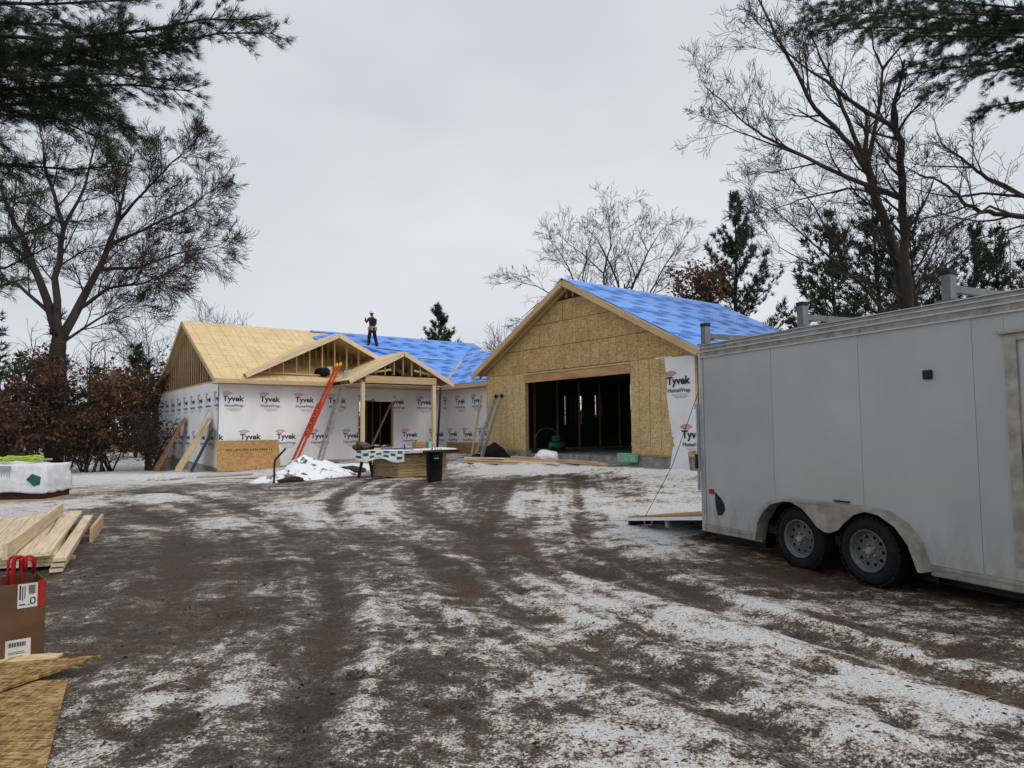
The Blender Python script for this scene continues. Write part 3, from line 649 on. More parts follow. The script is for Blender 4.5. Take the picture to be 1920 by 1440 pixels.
# --- garage
GU, GV0, GV1 = 8.0, -6.85, -16.62; GE = 3.72; GRV = -11.75; GP = .525; GRZ = GE + GP*(GRV*-1 - 6.45)
OL, OR_, OT = -9.22, -14.28, 3.27
def MG(): return slopeM((GU, 0, 0), (0, -1, 0), (0, 0, 1))      # x = -v
garage_wall = MB().box(GU+.013, GU+.15, GV1+.01, OR_, FL, 3.6).build('garage_front_wall', M_stud, HOUSE)
MB().box(GU+.013, GU+.15, OL, GV0-.01, FL, 3.6).build('garage_front_wall', M_stud, HOUSE)
def osb(poly, m=None):
    if len(poly) > 2:
        me = MB().prism([(x, 0, z) for x, z in poly], (0, .012, 0)).mesh('osb_panel'); o = mkobj('osb_panel', me, m or M_osb, garage_wall)
        o.matrix_local = Matrix(((0, 1, 0, GU - random.uniform(0, .002)), (-1, 0, 0, 0), (0, 0, 1, 0), (0, 0, 0, 1)))
for x0, x1 in ((6.85, 8.05), (8.05, 9.22)): osb(inset_rect(x0, x1, .87, 3.62))
for x0, x1 in ((14.28, 15.0), (15.0, 16.22), (16.22, 16.62)): osb(inset_rect(x0, x1, .84, 3.62))
z = 3.62; r = 0
while z < 5.9:
    z1 = min(z + .813, 5.94); x = 6.4 - (1.22 if r % 2 else 0)
    while x < 17:
        p = inset_rect(x, x + 2.44, z, z1, .009); p = clip(p, -GP, 1, GE - .12 - GP*6.45) ; p = clip(p, GP, 1, GE - .12 + GP*17.05) if len(p) > 2 else p
        p = clip(clip(p, -1, 0, -6.86), 1, 0, 16.62) if len(p) > 2 else p
        osb(p, M_osb_gable); x += 2.44
    z = z1; r += 1
for k in range(-3, 4): board('gable_vent_stud', (GU+.06, GRV + k*.30, 6.0), (GU+.06, GRV + k*.30, GRZ - .2 - abs(k)*.15), .04, .08, M_stud, HOUSE, up=(0, 1, 0))
board('garage_header', (GU-.006, OL+.02, 3.40), (GU-.006, OR_-.0, 3.40), .03, .27, mat('header_plywood', (.56, .36, .17), .7, var=.2, nscale=2, stretch=(.6, 3, 3), col2=(.36, .18, .06)), HOUSE)
board('header_trim', (GU-.016, OL+.02, 3.575), (GU-.016, OR_, 3.575), .045, .055, M_lum, HOUSE)
# wrap started round the right corner of the garage
wb = MB(); pts = [(15.6, 3.6), (16.66, 3.6), (16.66, 1.0), (16.35, .95), (16.42, .42), (15.72, .48), (15.86, 1.2), (15.74, 1.9), (15.66, 2.5), (15.7, 3.0)]
bmw = bmesh.new(); f = bmw.faces.new([bmw.verts.new((x, z, 0)) for x, z in pts]); bmesh.ops.triangulate(bmw, faces=[f])
bmesh.ops.subdivide_edges(bmw, edges=bmw.edges[:], cuts=4, use_grid_fill=True)
A = np.array([[v.co.x, v.co.y] for v in bmw.verts]); dz = .05*np.abs(fbm(A[:, 0]*2.4, A[:, 1]*1.6, 3))
for v, d in zip(bmw.verts, dz): v.co.z = .008 + d
mw = bpy.data.meshes.new('corner_wrap'); bmw.to_mesh(mw); bmw.free()
cw = mkobj('corner_wrap', mw, M_wrap, HOUSE, smooth=True); cw.matrix_local = slopeM((GU - .004, 0, 0), (0, -1, 0), (0, 0, 1))
M_l = Matrix.Translation((0, 0, .032)); logo(cw, M_l, 16.1, 2.92, [(1, 0, 16.64)]); logo(cw, M_l, 16.58, 1.42, [(1, 0, 16.64)]); logo(cw, M_l, 15.5, 1.42, [(-1, 0, -15.86)])
# garage side and back walls, interior shade painted in as near-black
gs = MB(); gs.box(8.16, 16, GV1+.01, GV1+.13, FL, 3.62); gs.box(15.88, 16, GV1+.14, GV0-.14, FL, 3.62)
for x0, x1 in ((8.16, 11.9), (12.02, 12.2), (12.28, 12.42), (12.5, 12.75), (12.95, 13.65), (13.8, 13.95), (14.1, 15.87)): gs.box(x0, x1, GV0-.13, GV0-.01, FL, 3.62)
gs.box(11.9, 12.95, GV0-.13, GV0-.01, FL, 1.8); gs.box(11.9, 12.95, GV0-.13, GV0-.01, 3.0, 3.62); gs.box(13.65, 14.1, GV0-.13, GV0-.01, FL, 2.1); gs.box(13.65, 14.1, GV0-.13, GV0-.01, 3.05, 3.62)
gs.build('garage_shell', M_shade, HOUSE)
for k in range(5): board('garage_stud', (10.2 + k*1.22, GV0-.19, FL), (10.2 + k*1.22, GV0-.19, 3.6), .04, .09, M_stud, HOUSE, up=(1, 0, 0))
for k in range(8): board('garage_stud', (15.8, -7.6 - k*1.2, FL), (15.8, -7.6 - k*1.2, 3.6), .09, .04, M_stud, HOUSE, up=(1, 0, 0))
MB().box(8.2, 15.9, GV1+.1, GV0-.1, 3.60, 3.64).build('garage_ceiling', M_shade, HOUSE)
for sgn, ve in ((1, -6.45), (-1, -17.05)):
    b = MB(); b.prism([(7.6, ve, GE-.03), (7.6, GRV, GRZ-.03), (7.6, GRV, GRZ), (7.6, ve, GE)], (8.45, 0, 0)).build('garage_roof_slope', M_ply, HOUSE)
    board('garage_rake_board', (7.58, ve, GE-.10), (7.58, GRV, GRZ-.10), .045, .19, M_lum, HOUSE)
    board('lookout_board', (7.9, ve + (-.1 if sgn > 0 else .1), GE-.10), (7.9, GRV, GRZ-.17), .04, .09, M_lum, HOUSE)
    MB().prism([(7.6, ve, GE-.16), (7.6, ve - sgn*.4, GE-.16), (7.6, ve - sgn*.4, GE-.15), (7.6, ve, GE-.15)], (8.4, 0, 0)).build('garage_soffit', M_stud, HOUSE)
MGs = slopeM((7.6, -17.05, GE), (1, 0, 0), (0, 1, GP)); gsl = math.hypot(1, GP)
blue_roof([(.05, .05), (8.47, .05), (8.47, 5.28*gsl), (.0, 5.28*gsl)], MGs, HOUSE, .012)
MGl = slopeM((16.05, -6.45, GE), (-1, 0, 0), (0, -1, GP)); blue_roof([(0, .05), (8.4, .05), (8.4, 5.28*gsl), (0, 5.28*gsl)], MGl, HOUSE, .012)
rb = MB(); rb.prism([(7.55, GRV-.25, GRZ-.09), (7.55, GRV, GRZ+.05), (7.55, GRV+.25, GRZ-.09), (7.55, GRV, GRZ+.03)], (8.5, 0, 0)).build('ridge_cap', M_blue, HOUSE)

# ---------------- enclosed trailer ----------------
T0 = Vector((3.64, 7.12, 0)); TRZ = math.atan2(.914, -.405)      # local x runs to the rear, local y towards the yard
TR = tag(empty('cargo_trailer', T0, TRZ), 'grey-white enclosed twin-axle cargo trailer with roof ladder racks and lowered rear ramp', 'trailer')
TX0, TX1, TY, TZ0, TZ1 = -3.0, 2.72, -.12, .30, 2.60
def tside(name, poly, m, y=TY, th=.03): return MB().prism([(x, y-th, z) for x, z in poly], (0, th, 0)).build(name, m, TR)
well = [(1.62, TZ0), (1.58, .45), (1.42, .66), (1.2, .76), (.05, .76), (-.25, .66), (-.46, .46), (-.52, TZ0)]
seams = [TX1, 1.42, .18, -1.02, -1.30]
for i, (xa, xb) in enumerate(zip(seams[:-1], seams[1:])):
    a, b = xb + .002, xa - .002; lo = [(x, z) for x, z in well if a < x < b]
    def zw(x):
        for (x0, z0), (x1, z1) in zip(well[:-1], well[1:]):
            if min(x0, x1) <= x <= max(x0, x1) and x0 != x1: return z0 + (z1-z0)*(x-x0)/(x1-x0)
        return TZ0
    lo = [(b, zw(b))] + [p for p in lo] + [(a, zw(a))]
    pts = [(a, TZ1), (b, TZ1)] + lo
    q = []
    for p in pts:
        if not q or (abs(p[0]-q[-1][0]) + abs(p[1]-q[-1][1])) > 1e-4: q.append(p)
    tside('side_panel', q, M_trailer)
tside('front_side_panel', [(TX0, TZ0), (-2.25, TZ0), (-2.25, TZ1), (TX0, TZ1)], M_trailer)
tside('panel_above_door', [(-2.25, 2.38), (-1.30, 2.38), (-1.30, TZ1), (-2.25, TZ1)], M_trailer); tside('panel_below_door', [(-2.25, TZ0), (-1.30, TZ0), (-1.30, .42), (-2.25, .42)], M_trailer)
# side door with frame and latch
MB().box(-2.2, -1.40, TY-.05, TY-.005, .46, 2.34).build('side_door', M_trailer, TR)
df = MB(); df.box(-1.40, -1.30, TY-.04, TY+.022, .42, 2.38); df.box(-2.3, -2.2, TY-.04, TY+.022, .42, 2.38); df.box(-2.2, -1.40, TY-.04, TY+.022, 2.34, 2.40); df.box(-2.2, -1.40, TY-.04, TY+.022, .42, .46); df.box(-2.32, -1.26, TY, TY+.05, 2.402, 2.43)
df.build('door_frame', M_dirtyalu, TR)
lt = MB(); lt.box(-1.56, -1.43, TY-.004, TY+.03, 1.36, 1.50); lt.box(-1.75, -1.50, TY+.03, TY+.05, 1.41, 1.45); lt.build('door_latch', M_black, TR)
# shell: other side, roof, floor, nose
MB().box(TX0, TX1, -2.25, -2.22, TZ0, TZ1).build('far_side', M_trailer, TR); MB().box(TX0, TX1, -2.25, TY, TZ1+.13, TZ1+.16).build('roof', M_alu, TR)
MB().box(TX0, TX1-.05, -2.2, TY-.05, TZ0+.02, TZ0+.12).build('floor', M_shade, TR)
MB().prism([(TX0, TY, TZ0), (TX0, -2.25, TZ0), (TX0-.7, -1.2, TZ0)], (0, 0, TZ1-TZ0)).build('nose', M_trailer, TR)
# rails: top extrusion in three lips, bottom rail, corner post
MB().box(TX0, TX1+.03, TY-.06, TY+.004, TZ1, TZ1+.16).build('top_rail', M_dirtyalu, TR)
for za, zb, yo in ((-.016, -.001, .022), (.062, .078, .018), (.118, .130, .014), (.162, .172, .020)): MB().box(TX0, TX1+.03, TY-.10 if za > .15 else TY-.02, TY+yo, TZ1+za, TZ1+zb).build('rail_lip', M_alu, TR)
for xa, xb in ((1.64, TX1), (TX0, -.54)):
    b = MB(); b.box(xa, xb, TY-.03, TY+.010, TZ0-.10, TZ0-.002); b.box(xa, xb, TY-.03, TY+.020, TZ0-.035, TZ0-.02); b.box(xa, xb, TY-.03, TY+.020, TZ0-.09, TZ0-.075); b.build('bottom_rail', M_dirtyalu, TR)
cpst = MB(); cpst.box(TX1+.002, TX1+.055, TY-.06, TY+.012, TZ0-.1, TZ1+.12); cpst.box(TX1-.035, TX1-.004, TY+.001, TY+.014, TZ0, TZ1-.02); cpst.build('corner_post', M_alu, TR)
riv = MB()
for k in range(22): riv.box(TX1-.026, TX1-.014, TY+.014, TY+.019, TZ0+.06 + k*.105, TZ0+.072 + k*.105)
for k in range(30): riv.box(TX0+.1 + k*.19, TX0+.112 + k*.19, TY+.012, TY+.017, TZ1+.03, TZ1+.042)
o = riv.build('rivets', M_dirtyalu, TR); o['kind'] = 'stuff'
# ladder racks on the roof
for x in (2.68, .95, -.80):
    rk = MB(); rk.box(x-.045, x+.045, -.22, -.13, TZ1+.167, TZ1+.43); rk.box(x-.10, x+.10, -.26, -.105, TZ1+.166, TZ1+.19)
    rk.prism([(x-.006, -.22, TZ1+.36), (x-.006, -.42, TZ1+.30), (x-.006, -.22, TZ1+.20)], (.012, 0, 0)); r_o = rk.build('rack_post', M_steel, TR)
    MB().box(x-.05, x+.05, -.225, -.125, TZ1+.431, TZ1+.475).build('post_cap', M_black, r_o)
    MB().box(x-.03, x+.03, -2.1, -.225, TZ1+.265, TZ1+.33).build('rack_crossbar', M_steel, TR)
    MB().box(x-.045, x+.045, -2.2, -2.11, TZ1+.165, TZ1+.43).build('rack_post', M_steel, TR)
# fender: outer lip band + skirt between the wheels
prof = [(1.64, .24), (1.60, .46), (1.50, .62), (1.36, .73), (1.16, .785), (.9, .79), (.1, .785), (-.12, .76), (-.32, .66), (-.46, .50), (-.55, .24)]
inner = [(1.60, .24), (1.56, .45), (1.46, .60), (1.33, .70), (1.14, .755), (.9, .76), (.1, .755), (-.11, .73), (-.29, .635), (-.42, .48), (-.51, .24)]
fe = MB(); n = len(prof); Y1 = .05
for y, pr in ((TY+.001, prof), (Y1, prof), (Y1, inner), (TY+.001, inner)): fe.v += [(x, y, z) for x, z in pr]
for r_ in range(4):
    for i in range(n-1): a = r_*n + i; b = ((r_+1) % 4)*n + i; fe.f.append((a, a+1, b+1, b)); fe.mi.append(0)
fe.add([(x, y, z) for y in (Y1-.004, Y1-.012) for x, z in ((1.02, .755), (.86, .70), (.74, .60), (.66, .52), (.56, .475), (.48, .475), (.38, .52), (.30, .60), (.18, .70), (.02, .755))], [tuple(range(10)), tuple(range(19, 9, -1))])
fe.build('fender', M_dirtyalu, TR)
MB().box(-.55, 1.66, -.75, -.70, .12, .95).build('wheel_well', M_black, TR); MB().box(1.645, 1.665, -.72, TY-.035, .12, .80).build('wheel_well_end', M_black, TR); MB().box(-.57, -.55, -.72, TY-.035, .12, .80).build('wheel_well_end', M_black, TR); MB().box(-.55, 1.65, -.72, TY-.035, .80, .82).build('wheel_well_top', M_black, TR)
def wheel(x):
    w = empty('wheel'); w.parent = TR; w.location = (x, -.10, .345); MW = Matrix.Rotation(-math.pi/2, 4, 'X')    # lathe z -> +y
    t = MB(); t.lathe([(.205, -.1), (.25, -.115), (.315, -.105), (.342, -.07), (.347, -.02), (.347, .03), (.342, .07), (.318, .10), (.285, .112), (.24, .108), (.205, .09)], MW, 40)
    tyre = t.build('tyre', M_rubber, TR, smooth=True); tyre.location = w.location
    tr = MB()
    for k in range(36):
        a = 2*math.pi*k/36
        for yy in (-.07, 0, .07):
            M2 = Matrix.Rotation(a + (.08 if yy == 0 else 0), 4, 'Y'); tr.box(-.022, .022, yy-.028, yy+.028, .340, .356, 0, M2)
    o = tr.build('tread', M_rubber, tyre); o['kind'] = 'stuff'
    r = MB(); r.lathe([(.212, .095), (.217, .105), (.205, .108), (.195, .07), (.185, .05), (.178, .055)], MW, 40)
    rim = r.build('rim', M_rim, TR, smooth=True); rim.location = w.location
    # disc with ten round holes
    d = MB(); nh = 10
    for k in range(nh):
        a0 = 2*math.pi*k/nh; da = 2*math.pi/nh; hc = (.142*math.cos(a0), .142*math.sin(a0)); hr = .019; ring = []; outer = []
        for j in range(12):
            b = 2*math.pi*j/12 + a0; px, pz = hc[0] + hr*math.cos(b), hc[1] + hr*math.sin(b); ring.append((px, .052, pz))
            # matching point on the sector outline
            vx, vz = math.cos(b), math.sin(b); best = None
            for s_ in np.linspace(.0, .2, 200):
                qx, qz = hc[0] + vx*s_, hc[1] + vz*s_; rr = math.hypot(qx, qz); aa = (math.atan2(qz, qx) - a0 + math.pi) % (2*math.pi) - math.pi
                if rr > .18 or rr < .098 or abs(aa) > da/2: break
                best = (qx, .052, qz)
            outer.append(best)
        d.add(ring + outer, [(j, (j+1) % 12, 12 + (j+1) % 12, 12 + j) for j in range(12)])
    d.lathe([(.178, .052), (.183, .045)], MW, 40); d.lathe([(.0, .056), (.098, .056), (.1, .051)], MW, 30)
    disc = d.build('wheel_disc', M_rim, TR); disc.location = w.location
    MB().lathe([(.0, .02), (.19, .02)], MW, 24).build('brake_drum', M_black, disc)
    h = MB(); h.lathe([(.0, .105), (.032, .105), (.038, .095), (.04, .056)], MW, 16)
    for k in range(5):
        a = 2*math.pi*k/5; h.lathe([(0, .078), (.011, .078), (.011, .056)], Matrix.Translation((.065*math.cos(a), 0, .065*math.sin(a))) @ MW, 8)
    h.build('hub', M_dirtyalu, disc, smooth=False)
    bpy.data.objects.remove(w)
wheel(.06); wheel(.96)
MB().box(.05, .98, -.5, -.3, .3, .36).build('axle_beam', M_black, TR); MB().box(TX0, TX1, -1.9, -1.8, .1, .2).build('frame_rail', M_black, TR); MB().box(TX0, TX1, -.4, -.3, .1, .2).build('frame_rail', M_black, TR)
# small fittings on the flank
MB().box(-.64, -.55, TY, TY+.035, 2.06, 2.15).build('black_vent', M_black, TR, bevel=.01)
MB().box(2.52, 2.62, TY, TY+.012, .72, .78).build('red_marker_light', M_redpipe, TR)
tear = [(2.50, .74), (2.40, .68), (2.33, .60), (2.32, .52), (2.37, .46), (2.45, .44), (2.49, .56)]
MB().prism([(x, TY, z) for x, z in tear], (0, .012, 0)).build('stone_guard', M_black, TR)
MB().box(.35, .55, TY, TY+.02, .80, .815).build('black_strap', M_black, TR)
# lowered ramp door behind
ra, rb_ = Vector((TX1+.06, 0, .40)), Vector((TX1+1.98, 0, .17))
Mr = frame(ra, rb_)
rp = MB(); rp.box(0, 1.93, -2.2, TY, -.06, -.01, 0, Mr); ramp = rp.build('ramp_door', M_white, TR)
for k in range(3): MB().box(.02, 1.9, -.13 - .68*(k+1), -.14 - .68*k, -.008, .012, 0, Mr).build('ramp_plank', M_brownbd, ramp)
MB().box(1.88, 1.95, -2.15, -.16, -.16, -.061, 0, Mr).build('ramp_foot', M_black, ramp)
cst = MB(); cst.lathe([(0, -.02), (.045, -.02), (.045, .02), (0, .02)], Mr @ Matrix.Translation((1.0, -.25, -.13)) @ Matrix.Rotation(math.pi/2, 4, 'X'), 12); cst.box(.97, 1.03, -.28, -.22, -.11, -.061, 0, Mr); cst.build('caster', M_dirtyalu, ramp)
hd = MB(); hd.tube([Mr @ Vector(p) for p in ((1.5, TY-.05, -.06), (1.48, TY-.05, -.13), (1.3, TY-.05, -.13), (1.28, TY-.05, -.06))], .008, 6); hd.build('ramp_handle', M_alu, ramp)
cb = MB(); cb.tube([(TX1+.03, TY+.0, 2.2), (TX1+.75, TY-.02, 1.05), (TX1+1.45, TY-.02, .25)], .005, 5); cb.build('ramp_cable', M_black, TR)
rf = MB(); rf.box(TX1+.06, TX1+.085, TY+.015, TY+.05, .75, 1.9); rf.box(TX1+.055, TX1+.11, TY-.02, TY+.05, 1.88, 1.95); rf.build('rear_bar', M_alu, TR); MB().box(TX1+.06, TX1+.10, TY+.051, TY+.075, 1.05, 1.25).build('rear_bar_grip', M_black, TR)

# ---------------- ladders ----------------
def ladder(name, foot, head, width, axis_, mrail, mrung, label, sections, parent=None, depth=.09, tip=None, spacing=.305):
    """extension ladder; sections: list of (start,end) fractions"""
    foot, head, axis_ = Vector(foot), Vector(head), Vector(axis_).normalized(); d = head - foot; nrm = d.normalized().cross(axis_).normalized()
    e = tag(empty(name, foot), label, 'ladder', 'ladders leaning on the house')
    for si, (s0, s1) in enumerate(sections):
        off = nrm*(-.05*si) ; wd = width - .05*si
        for sg in (-1, 1):
            a = d*s0 + axis_*(sg*wd/2) + off; b = d*s1 + axis_*(sg*wd/2) + off
            MB().beam(a, b, .032, depth, up=nrm).build('side_rail', mrail, e)
        L = d.length; k = s0*L + .2
        while k < s1*L - .1:
            c = d.normalized()*k + off; MB().tube([c - axis_*(wd/2), c + axis_*(wd/2)], .017, 6).build('rung', mrung, e); k += spacing
    for sg in (-1, 1):
        if tip:
            c = d*sections[-1][1] + axis_*(sg*(width-.05)/2) + nrm*(-.05); MB().beam(c - d.normalized()*.06, c + d.normalized()*.09, .06, .12, up=nrm).build('tip_cover', tip, e, bevel=.02)
        f = d*sections[0][0] + axis_*(sg*width/2); MB().beam(f - nrm*.09 + Vector((0, 0, .02)), f + nrm*.09 + Vector((0, 0, .02)), .05, .035).build('foot_pad', M_black, e)
    return e
vd = hw(0, 1) - hw(0, 0)
ladder('extension_ladder', hw(2.52, -1.0, .1), hw(4.47, -1.0, 4.42), .44, vd, M_orange, M_alu, 'orange fibreglass extension ladder with yellow tips leaning on the porch eave', [(0, .62), (.30, 1.0)], tip=M_yellow)
ladder('extension_ladder', hw(3.42, -1.55, .15), hw(4.62, -1.55, 4.15), .40, vd, M_alu, M_alu, 'silver aluminium extension ladder beside the orange one', [(0, .64), (.34, 1.0)])
ladder('extension_ladder', hw(6.95, -7.75, .58), hw(7.86, -7.75, 2.86), .40, vd, M_alu, M_alu, 'short grey ladder leaning on the garage wall left of the opening', [(0, .96), (.04, 1.0)], tip=M_black)

# ---------------- things on the roof ----------------
def lump(name, c, r, m, seed, label, cat, sq=(1, 1, 1), parent=None, noise=.35, sub=3):
    bm = bmesh.new(); bmesh.ops.create_icosphere(bm, subdivisions=sub, radius=1); rr = np.random.default_rng(seed).random(3)*50
    A = np.array([v.co[:] for v in bm.verts]); f = 1 + noise*2*(fbm(A[:, 0]*1.6 + rr[0] + A[:, 2]*1.1, A[:, 1]*1.6 + rr[1] - A[:, 2]*1.3, 3))
    for v, k in zip(bm.verts, f): v.co = Vector((v.co.x*sq[0]*k*r, v.co.y*sq[1]*k*r, v.co.z*sq[2]*k*r))
    me = bpy.data.meshes.new(name); bm.to_mesh(me); bm.free(); o = mkobj(name, me, m, parent, smooth=True); o.location = c
    if label: tag(o, label, cat)
    return o
bagp = hw(4.22, .02, zf(.02)+.18); lump('tool_bag', bagp, .26, M_blackcloth, 3, 'black cloth bag lying on the roof below the open gable', 'bag', (1.3, .8, .75))
bk = MB(); bk.lathe([(0, 0), (.13, 0), (.15, .32), (.155, .33), (.14, .33), (.13, .05)], Matrix.Identity(4), 20)
bo = bk.build('bucket', M_white, None, smooth=False); bo.location = hw(4.62, .25, zf(.25)); tag(bo, 'white bucket on the roof behind the ladder tips', 'bucket')
rr_ = MB(); rr_.tube([hw(7.85, 3.35, zf(3.35)+.14), hw(8.75, 2.55, zf(2.55)+.14)], .085, 12); o = rr_.build('underlayment_roll', M_blue); tag(o, 'roll of blue roofing underlayment at the feet of the worker', 'roll')
o = board('roof_board', hw(10.35, 2.45, zf(2.45)+.10), hw(12.0, 2.42, zf(2.42)+.10), .09, .04, M_lum_pale); tag(o, 'single pale board lying on the blue roof', 'board')

# ---------------- worker ----------------
def skin(name, joints, edges, mats, parent, root=0, sub=2):
    """joints: list of (pos, radius)"""
    me = bpy.data.meshes.new(name); me.from_pydata([p for p, r in joints], edges, []); o = bpy.data.objects.new(name, me); COL.objects.link(o)
    for m in mats: me.materials.append(m)
    md = o.modifiers.new('skin', 'SKIN'); md.use_smooth_shade = True
    lay = me.skin_vertices[0]
    for i, (p, r) in enumerate(joints): lay.data[i].radius = r if hasattr(r, '__len__') else (r, r); lay.data[i].use_root = (i == root)
    s = o.modifiers.new('sub', 'SUBSURF'); s.levels = sub; s.render_levels = sub
    dg = bpy.context.evaluated_depsgraph_get(); m2 = bpy.data.meshes.new_from_object(o.evaluated_get(dg)); bpy.data.objects.remove(o)
    m2.name = name; o = bpy.data.objects.new(name, m2); COL.objects.link(o); o.parent = parent
    return o
M_jacket = mat('brown_jacket', (.085, .035, .022), .9, var=.2); M_trous = mat('black_trousers', (.012, .012, .016), .9, var=.2); M_skin = mat('skin', (.45, .25, .17), .6, var=.05); M_tan = mat('tan_leather', (.38, .30, .21), .8, var=.2); M_hat = mat('white_hard_hat', (.70, .71, .74), .4, var=.03); M_boot = mat('dark_boots', (.03, .022, .018), .8, var=.2); M_vest = mat('black_vest', (.010, .010, .013), .85, var=.2)
WP = hw(8.35, 3.68, zf(3.68)+.04); WK = tag(empty('person', WP, R_(50)), 'person in white hard hat, brown jacket and tool belt standing on the blue roof', 'person')
# local frame: x right in the view, y away, z up; roof rises to the left-back, so the feet stand at different heights
J = [((0, 0, .95), (.145, .12)), ((0, .0, 1.15), (.15, .115)), ((0, .0, 1.36), (.185, .12)), ((0, .0, 1.47), (.10, .09)), ((-.01, .01, 1.53), (.058, .058)), ((-.02, .02, 1.60), (.075, .085)), ((-.025, .02, 1.69), (.085, .095)), ((-.025, .02, 1.75), (.065, .075)),
     ((-.20, .02, 1.41), .07), ((-.30, .10, 1.20), .056), ((-.24, .26, 1.34), .045), ((-.17, .30, 1.45), .04),
     ((.20, -.02, 1.41), .07), ((.27, .06, 1.17), .056), ((.20, .22, 1.10), .045), ((.12, .28, 1.15), .04),
     ((-.10, .0, .86), .12), ((-.16, .04, .49), .095), ((-.22, .0, .10), .075), ((-.25, .13, .05), .045),
     ((.10, 0, .86), .12), ((.17, -.02, .46), .095), ((.27, -.06, .04), .075), ((.29, .06, .0), .045)]
E_ = [(0,1),(1,2),(2,3),(3,4),(4,5),(5,6),(6,7),(2,8),(8,9),(9,10),(10,11),(2,12),(12,13),(13,14),(14,15),(0,16),(16,17),(17,18),(18,19),(0,20),(20,21),(21,22),(22,23)]
body = skin('body', J, E_, [M_jacket, M_trous, M_skin, M_boot, M_vest], WK)
for p in body.data.polygons:
    c = p.center; p.use_smooth = True
    if c.z > 1.51: p.material_index = 3 if (c.z > 1.57 and c.y < .06) else 2
    elif (c - Vector((-.17, .30, 1.45))).length < .08 or (c - Vector((.12, .28, 1.15))).length < .08: p.material_index = 2
    elif c.z < .13: p.material_index = 3
    elif c.z < .98: p.material_index = 1
    elif abs(c.x) < .17 and c.z > 1.0: p.material_index = 4
    else: p.material_index = 0
hat = MB(); hat.lathe([(.0, .145), (.05, .14), (.09, .115), (.115, .07), (.122, .02), (.130, .004), (.130, -.004), (.118, .0)], Matrix.Translation((-.025, .025, 1.70)), 18); hat.build('hard_hat', M_hat, WK, smooth=True)
bl = MB(); bl.lathe([(.168, -.035), (.178, -.03), (.178, .03), (.168, .035)], Matrix.Translation((0, .0, .985)) @ Matrix.Diagonal((1, .85, 1, 1)), 20); blt = bl.build('tool_belt', M_tan, WK)
for x, y in ((-.19, .02), (.19, .0), (.12, -.13), (-.12, -.12)): MB().box(x-.06, x+.06, y-.045, y+.045, .80, .985).build('pouch', M_tan, blt, bevel=.015)
for nm, base_, s_ in (('hand', (-.17, .30, 1.45), -1), ('hand', (.12, .28, 1.15), 1)):
    b = Vector(base_); js = [((b.x, b.y, b.z), .032), ((b.x + .01, b.y + .05, b.z + .02), .03)]; es = [(0, 1)]
    for k in range(4): i = len(js); js += [((b.x - .025 + k*.017, b.y + .085, b.z + .03), .009), ((b.x - .025 + k*.017, b.y + .115 - .006*abs(k-1.5), b.z + .012), .008)]; es += [(1, i), (i, i+1)]
    i = len(js); js += [((b.x + s_*-.04, b.y + .05, b.z + .03), .010), ((b.x + s_*-.05, b.y + .08, b.z + .035), .008)]; es += [(0, i), (i, i+1)]
    skin(nm, js, es, [M_skin], WK, sub=1)

# ---------------- building materials round the house ----------------
def sheet(name, p0, xdir, ydir, lx, ly, th, m, label, cat, group=None):
    M = slopeM(p0, xdir, ydir); me = MB().box(0, lx, 0, th, 0, ly).mesh(name)     # local x along, local z up the sheet
    x, z = Vector(xdir).normalized(), Vector(ydir).normalized(); y = z.cross(x)
    o = mkobj(name, me, m); o.matrix_local = Matrix(((x.x, y.x, z.x, p0[0]), (x.y, y.y, z.y, p0[1]), (x.z, y.z, z.z, p0[2]), (0, 0, 0, 1))); return tag(o, label, cat, group)
ud = hw(1, 0) - hw(0, 0)
o = sheet('osb_sheet', hw(-.12, -.42, .1), ud, Vector((0, 0, 1)) + vd*.25, 2.44, 1.22, .012, M_osb_sheet, 'brown strand board sheet leaning lengthwise against the wrapped front wall', 'board')
st = MB()
for k in range(26): x = .35 + k*.07; st.box(x, x + random.uniform(.02, .05), -.004, 0, .80, .80 + random.uniform(.05, .09))
sto = st.build('printed_stamp', mat('stamp_ink', (.07, .045, .03), .8, var=.1), o); sto['kind'] = 'stuff'
# boards leaning against the side wall
def lean(u0, v0, n, L, w, m, label, grp, dv=.0, tilt=.22, spread=.07):
    for k in range(n):
        z0 = terr(*hw(u0, v0)[:2]); a = hw(-.95 + u0 + k*.02, v0 - k*spread, z0 + .02); b = hw(-.06 + u0*.3 - k*.012, v0 + dv - k*spread*.8, z0 + L*random.uniform(.96, 1.0))
        o = board('leaning_board', a, b, w, .035, m, up=(-_c, -_s, .5)); tag(o, label, 'board', grp)
lean(-.1, 6.6, 4, 2.35, .26, M_brownbd, 'long brown plank leaning on the left side wall, left cluster', 'brown planks leaning on the side wall', dv=-1.1, spread=.22)
o = board('leaning_board', hw(-.8, 8.2, -.15), hw(-.1, 7.6, 1.1), .5, .02, M_brownbd, up=(-_c, -_s, .5)); tag(o, 'short brown panel leaning low on the side wall', 'board')
lean(-.1, 2.2, 3, 2.1, .5, M_ply, 'pale sheathing offcut leaning near the house corner', 'pale offcuts leaning at the house corner', dv=-1.0, spread=.25)
o = board('leaning_board', hw(-.5, 1.2, 1.5), hw(-.12, .95, 2.55), .12, .03, M_lum_pale, up=(-_c, -_s, .5)); tag(o, 'narrow pale stick standing above the leaning offcuts', 'board')
o = board('leaning_board', hw(-.75, 1.0, .05), hw(-.1, .35, 1.75), .45, .02, mat('dark_green_board', (.03, .055, .04), .7, var=.1), up=(-_c, -_s, .5)); tag(o, 'dark green panel leaning behind the pale offcuts', 'board')
